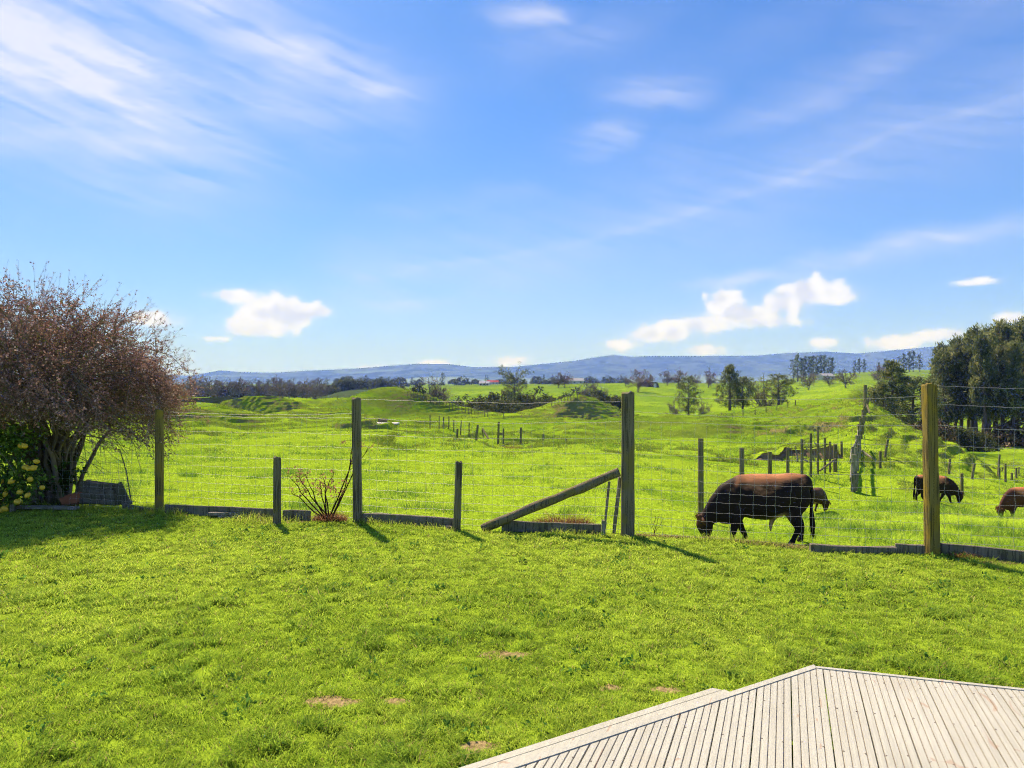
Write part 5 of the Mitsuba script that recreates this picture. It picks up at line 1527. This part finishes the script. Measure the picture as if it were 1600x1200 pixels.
# the eroded clay bank behind it
cb_ = np.linspace(0, 1, 46)
V = []
for s in cb_:
    px = 1182 + s * 140
    d0 = 33.5 + 2.5 * math.sin(s * 5.0) * .4 + s * 1.2
    hgt = (.26 + .30 * s) * (.75 + .5 * float(meshkit.noise(np.array([s * 9, 1, 0])))) * min(1, s * 10, (1 - s) * 8)
    g0 = on_ground(px, d0, -.05)
    g1 = on_ground(px, d0 + .9)
    n1_ = float(meshkit.noise(np.array([s * 23, 5, 0]))) - .5
    V.append([g0, g0 + [0, .15 + .1 * n1_, hgt * .45 + .05], g0 + [.02, .32 + .2 * n1_, hgt * .80], g0 + [0, .22 + .25 * n1_, hgt + .06], g0 + [0, .65, hgt + .10], [g1[0], g1[1] + 1.6, float(ground(g1[0], g1[1] + 1.6)) + .02]])
V = np.array(V)
m_ = V.shape[1]
ii, jj = np.meshgrid(np.arange(len(cb_) - 1), np.arange(m_ - 1), indexing='ij')
a = (ii * m_ + jj).ravel()
F4 = np.vstack([np.stack([a, a + m_, a + m_ + 1], 1), np.stack([a, a + m_ + 1, a + 1], 1)])
top_rows = (jj.ravel() >= 3)
sel = np.concatenate([top_rows, top_rows])
scene['clay_bank'] = mikit.ply((V.reshape(-1, 3), F4[~sel]), 'clay', smooth=True)
scene['bank_turf'] = mikit.ply((V.reshape(-1, 3), F4[sel]), 'turf', smooth=True)
labels['clay_bank'] = {'label': 'bare brown clay face of the eroded bank behind the bull', 'kind': 'structure'}
labels['bank_turf'] = {'label': 'grassy lip of the eroded bank', 'kind': 'structure'}
# old branches dumped at the bank
for i in range(6):
    px = (1262, 1272, 1252, 1283, 1246, 1290)[i]
    a = on_ground(px, 32.3 + .3 * i, .10); b = a + np.array([r5.uniform(-.9, .9), r5.uniform(-.2, .4), r5.uniform(.1, .75)])
    k = thing('dead_branch', 'grey dead branch dumped against the clay bank', 'branch', 'dead branches at the clay bank')
    part(k, 'limb', tube(twig_path(a, b, .05, 6, .04), np.linspace(.05, .02, 6), 6), 'grey_wood', smooth=True)
    for j in range(2):
        q = a + (b - a) * r5.uniform(.4, .9)
        part(k, 'twig', tube(twig_path(q, q + np.array([r5.uniform(-.4, .4), 0, r5.uniform(.1, .4)]), 0, 4, .02), np.linspace(.018, .008, 4), 5), 'grey_wood')

# old stockyard fence seen end on
wf = thing('yard_fence', 'old grey plank fence seen end on, climbing the slope right of the bull', 'fence')
A, B = on_ground(1333, 24.0), on_ground(1343.5, 38.0)
n = 9
pts = []
for i in range(n):
    t = i / (n - 1)
    x, y = A[0] * (1 - t) + B[0] * t + .06 * math.sin(i * 2.3), A[1] * (1 - t) + B[1] * t
    b = np.array([x, y, float(ground(x, y))]); h = 1.25 + .12 * math.sin(i * 1.9)
    far_post(wf, b, h,   .055 if i else .085, (r5.normal() * .04, 0), 'grey_wood', 8)
    pts.append((b, h))
for hz in (.35, .90):
    for i in range(0, n - 1, 2):
        j = min(i + 2, n - 1)
        part(wf, 'plank', beam(pts[i][0] + [-.10, 0, hz * 1.15], pts[j][0] + [-.10, 0, hz * 1.15 + r5.normal() * .03], .035, .16, .006, .0), 'grey_wood')
part(wf, 'gate_board', beam(pts[0][0] + [-.12, -.12, .36], pts[0][0] + [.12, -.10, .34], .04, .62, .01), 'board_wood', label='dark end board of the plank fence')
k = thing('fallen_rail', 'fallen grey rail lying on the slope right of the plank fence', 'rail')
part(k, 'rail', beam(on_ground(1344, 36, .35), on_ground(1372, 34.5, .10), .10, .10, .02), 'grey_wood')
part(k, 'stub', beam(on_ground(1352, 35.3, .0), on_ground(1347, 35.3, .30), .06, .06, .01), 'grey_wood')

rf = thing('ridge_fence', 'dark post and wire fence climbing to the top of the grassy ridge', 'fence')
pp = []
for i in range(11):
    t = i / 10
    px, d = 1344 + 11 * t ** .8 + r5.normal() * .8, 42 * (68 / 42) ** t
    b = on_ground(px, d); h = 1.25 + r5.normal() * .08
    far_post(rf, b, h, .085, (r5.normal() * .06, 0)); pp.append((b, h))
wires(rf, pp, (.9, .55, .25), .007)
far_post(rf, on_ground(1352, 66), 2.4, .16)
part(rf, 'strut', beam(on_ground(1359, 60, .05), on_ground(1353, 62, .95), .12, .12, .01), 'post_wood')


def fence_line(name, label, posts, r, hs, wr, cat='fence', dsag=.03):
    k = thing(name, label, cat)
    pts = []
    for px, top, d, lean in posts:
        b = on_ground(px, d); h = max(.35, EYE - (top - 600) * d / F - b[2])
        h = min(h, 1.7)
        far_post(k, b, h, r, (lean, 0)); pts.append((b, h))
    if hs: wires(k, pts, hs, wr, dsag)
    return k


bf = fence_line('broken_fence', 'row of short dark posts standing in the green dip left of the strainer post', [(714, 670, 43, .03), (743, 664, 42, .14), (778, 659, 41, .05), (813.5, 668, 42, .02), (849, 678, 43.5, 0), (884.5, 686, 45, 0)], .075, (.85,), .006)
part(bf, 'rail', beam(on_ground(779, 41, .62), on_ground(786.5, 41.6, .60), .08, .12, .01), 'post_wood')
far_post(bf, on_ground(786.5, 41.6), .95, .05)
part(bf, 'strut', beam(on_ground(754, 44, .65), on_ground(763, 43, .12), .09, .09, .01), 'post_wood')
part(bf, 'strut', beam(on_ground(756, 44, .10), on_ground(753, 44, .60), .07, .07, .01), 'post_wood')
for (px, d, rx_, ry_, h, lab) in ((792, 39.5, .9, .3, .30, 'reddish dry weeds at the middle post of the broken fence'), (800, 38.5, .7, .3, .16, 'low tangled weeds between two posts of the broken fence')):
    dead_grass(on_ground(px, d), rx_, ry_, h, 500, RUST * .8, 'weed_patch', lab)
fence_line('dip_fence', 'thin leaning posts and sagging wire behind the broken fence', [(672, 648, 66, 0), (686, 650, 64, .02), (693.5, 651, 62, -.03), (701, 650, 60, .02), (709, 656, 59, 0), (719, 657, 57, .1), (733, 661, 54, 0)], .055, (.9, .5), .006, dsag=.10)
sd = []
for i in range(54):
    px = 637 + i * 5.0
    d = solve_d(px, np.interp(px, [637, 665, 710, 755, 800, 850, 905], [622, 627, 642, 651, 653, 637, 624]), 92, 122)
    sd.append((px, 0, d, r5.normal() * .03))
k = thing('saddle_fence', 'long row of close small posts following the crest over the saddle', 'fence')
pp = []
for px, _, d, lean in sd:
    b = on_ground(px, d); far_post(k, b, 1.05 + r5.normal() * .08, .055, (lean, 0), sides=5); pp.append((b, 1.0))
wires(k, pp, (.9, .5), .010)
k = thing('hill_fence', 'row of small posts along the foot of the slope above the bull', 'fence')
pp = []
for px in (1048, 1076, 1100, 1127, 1144, 1161, 1180, 1197, 1214, 1231, 1243):
    b = on_ground(px, 108 + (px - 1048) * .05); far_post(k, b, .95, .075, sides=5); pp.append((b, .95))
wires(k, pp, (.9, .5), .010)
k = thing('knoll_fence', 'row of thin posts along the gully behind the round knoll', 'fence')
pp = []
for i in range(13):
    b = on_ground(846 + i * 4.2, 205 + i * 2); far_post(k, b, 1.5, .07, sides=5); pp.append((b, 1.4))
wires(k, pp, (.9, .5), .014)
k = thing('valley_fence', 'scattered posts and wire along the low ground by the grazing calves', 'fence')
for px, d, h, lean in ((1315, 34, .8, 0), (1375, 30.5, .75, .02), (1382, 36, .9, .18), (1482, 34, .75, .08), (1503, 27.5, .85, 0), (1518, 33, .75, .15), (1559, 42, 1.3, .12), (1561.5, 40, .7, 0), (1571, 38, 1.0, 0), (1581, 40, .6, 0), (1588, 41, .6, 0), (1566, 60, .9, 0), (1592, 62, .9, 0)):
    far_post(k, on_ground(px, d), h, .06, (lean, 0))
wires(k, [(on_ground(1482, 34), .75), (on_ground(1503, 27.5), .85)], (.8, .4), .005)
wires(k, [(on_ground(1571, 38), 1.0), (on_ground(1640, 36), 1.0)], (.9, .5), .005)
k = thing('crest_fence', 'fine row of posts on the crest between the woodland and the hummock', 'fence')
pp = []
for i in range(15):
    px = 470 + i * 9.5
    b = on_ground(px, solve_d(px, 624, 118, 150)); far_post(k, b, 1.0, .05, sides=5); pp.append((b, 1.0))
wires(k, pp, (.9, .5), .010)

# pale slab and trough by the hummock
k = thing('concrete_pad', 'pale concrete pad lying in the grass below the hummock', 'slab')
scene['concrete'] = {'type': 'principled', 'roughness': .85, 'base_color': proc(lambda p, n, uv: mix(mi.Color3f(.42, .41, .38), mi.Color3f(.62, .60, .57), fbm(p.x * 2, p.y * 2, 0, 3)))}
m = box(2.3, 1.8, .16, .02); m.apply_translation(on_ground(604, 70, .10)); part(k, 'slab', m, 'concrete')
m = box(.9, .4, .35, .03); m.apply_translation(on_ground(598, 71, .32)); part(k, 'trough', m, 'post_wood')

# ------------------------------------------------------------------ dark hills, barn and houses
scene['dark_cloud_shade'] = {'type': 'diffuse', 'reflectance': proc(lambda p, n, uv: mix(mi.Color3f(.010, .018, .012), mi.Color3f(.022, .034, .020), fbm(p.x * .5, p.y * .5, p.z * .9, 3)))}  # near black hill colour, a cloud shadow painted into the surface
scene['mid_cloud_shade'] = {'type': 'diffuse', 'reflectance': proc(lambda p, n, uv: mix(mi.Color3f(.035, .062, .028), mi.Color3f(.065, .10, .035), fbm(p.x * .12, p.y * .12, p.z * .3, 3)))}  # darker green that stands in for cloud shadow on the far hillside


def mound(key, label, sil, d, depth, bsdf):
    """A hill with the given skyline (columns, rows) at distance d, steep towards us and falling gently away behind."""
    px = np.linspace(sil[0][0], sil[-1][0], 60)
    row = PchipInterpolator([s[0] for s in sil], [s[1] for s in sil])(px)
    V = []
    for p_, r_ in zip(px, row):
        top = EYE - (r_ - 600) * d / F
        rows = []
        for s, k_ in ((-1, 0), (-.72, .35), (-.42, .72), (-.18, .93), (0, 1), (.3, .96), (.7, .6), (1.2, 0)):
            y = d + s * depth; x = (p_ - 800) / F * d * (1 + .12 * s * depth / d)
            g = float(ground(x, y)) - .3
            rows.append([x, y, g + max(0, top - g) * k_ + (meshkit.noise(np.array([x * .2, y * .2, 0])) - .5) * .25 * (k_ < 1)])
        V.append(rows)
    V = np.array(V); m_ = V.shape[1]
    ii, jj = np.meshgrid(np.arange(len(px) - 1), np.arange(m_ - 1), indexing='ij')
    a = (ii * m_ + jj).ravel()
    one(key, (V.reshape(-1, 3), np.vstack([np.stack([a, a + m_, a + m_ + 1], 1), np.stack([a, a + m_ + 1, a + 1], 1)])), bsdf, smooth=True)
    labels[key] = {'label': label, 'kind': 'structure'}


mound('dark_hill', 'low rounded hill coloured dark for a cloud shadow below the left woodland', [(262, 627), (285, 623), (320, 621.5), (356, 619.5), (385, 622.5), (410, 627.5), (430, 634)], 225, 9, 'dark_cloud_shade')
mound('cloud_shaded_hill', 'far hillside with cloud shadow painted in dark green right of the left woodland', [(490, 626), (508, 621), (522, 616), (542, 610.5), (565, 608.5), (600, 611), (630, 617), (645, 622)], 360, 60, 'mid_cloud_shade')

scene['barn_iron'] = {'type': 'principled', 'metallic': .3, 'roughness': .5, 'base_color': rgb(.52, .56, .60)}
scene['barn_dark'] = {'type': 'principled', 'roughness': .8, 'base_color': rgb(.06, .06, .065)}
bn = thing('hay_barn', 'small grey round roofed barn on the far green field', 'barn')
D = 380
b = on_ground(1024, D); wb = 3.1
ang = np.linspace(0, math.pi, 25)
arch = np.stack([np.cos(ang) * wb, np.sin(ang) * wb * .98], 1)
V = np.array([[[x, 0, z], [x, 9, z]] for x, z in arch])
a = np.arange(24) * 2
turn = trimesh.transformations.rotation_matrix(math.radians(38), [0, 0, 1])[:3, :3]
put = lambda v: np.asarray(v) @ turn.T + b
part(bn, 'roof', (put(V.reshape(-1, 3)), np.vstack([np.stack([a, a + 2, a + 3], 1), np.stack([a, a + 3, a + 1], 1)])), 'barn_iron', smooth=True)
for y, nm in ((.35, 'front_wall'), (8.6, 'back_wall')):
    v = np.vstack([[[0, y, 0]], np.stack([arch[:, 0] * .96, arch[:, 0] * 0 + y, arch[:, 1] * .96], 1)])
    part(bn, nm, (put(v), np.stack([np.zeros(24, int), np.arange(1, 25), np.arange(2, 26)], 1)), 'barn_dark')
m = box(2.2, .06, 2.2, .01); m.apply_translation((0, .28, 1.1)); part(bn, 'door', (put(m.vertices), m.faces), 'barn_iron')
scene['white_wall'] = {'type': 'diffuse', 'reflectance': rgb(.52, .50, .46)}
scene['red_roof'] = {'type': 'diffuse', 'reflectance': rgb(.42, .10, .07)}
scene['grey_roof'] = {'type': 'diffuse', 'reflectance': rgb(.40, .41, .42)}


def house(px, d, w, l, h, roof, label, rot):
    k = thing('farm_house', label, 'house')
    b = on_ground(px, d)
    R = trimesh.transformations.rotation_matrix(math.radians(rot), [0, 0, 1])
    def p_(name, m, mat):
        m.apply_transform(R); m.apply_translation(b); part(k, name, m, mat)
    m = box(l, w, h, .05); m.apply_translation((0, 0, h / 2)); p_('wall', m, 'white_wall')
    e = .4
    v = np.array([[sx * (l / 2 + e), sy * (w / 2 + e), h] for sx in (-1, 1) for sy in (-1, 1)] + [[sx * (l / 2 + e), 0, h + w * .32] for sx in (-1, 1)] + [[sx * (l / 2 + e), sy * (w / 2 + e), h - .15] for sx in (-1, 1) for sy in (-1, 1)])
    p_('roof', trimesh.convex.convex_hull(v), roof)
    for i in range(3):
        m = box(1.6, .08, 1.3, .02); m.apply_translation((-l / 3 + i * l / 3, -w / 2 - .03, h * .55)); p_('window', m, 'barn_dark')


house(770, 900, 8, 14, 2.8, 'red_roof', 'distant white house with a red roof among the shelter belts', 10)
house(757, 640, 6, 9, 2.0, 'grey_roof', 'distant long pale shed in front of the red roofed house', -5)
house(896, 720, 9, 20, 3.0, 'grey_roof', 'distant white roofed shed left of the barn on the skyline', 8)
house(1290, 560, 7, 11, 3.0, 'grey_roof', 'pale roofed house beside the square pine block', 20)
k = thing('power_pole', 'dark power pole standing on the far field', 'pole')
b = on_ground(759, 620); far_post(k, b, 9.5, .22)
part(k, 'crossarm', beam(b + [-1.2, 0, 8.8], b + [1.2, 0, 8.8], .15, .2, .02), 'post_wood')

# ------------------------------------------------------------------ the air
zmin = float(GZ.min())
scene['haze'] = {'type': 'cube', 'bsdf': {'type': 'null'}, 'interior': {'type': 'ref', 'id': 'air'},
                 'to_world': T().translate([0, 0, (470 + zmin - 4) / 2]).scale([9300, 9300, (470 - zmin + 4) / 2])}
labels['haze'] = {'label': 'thin blue haze in the air over the hills', 'kind': 'stuff'}
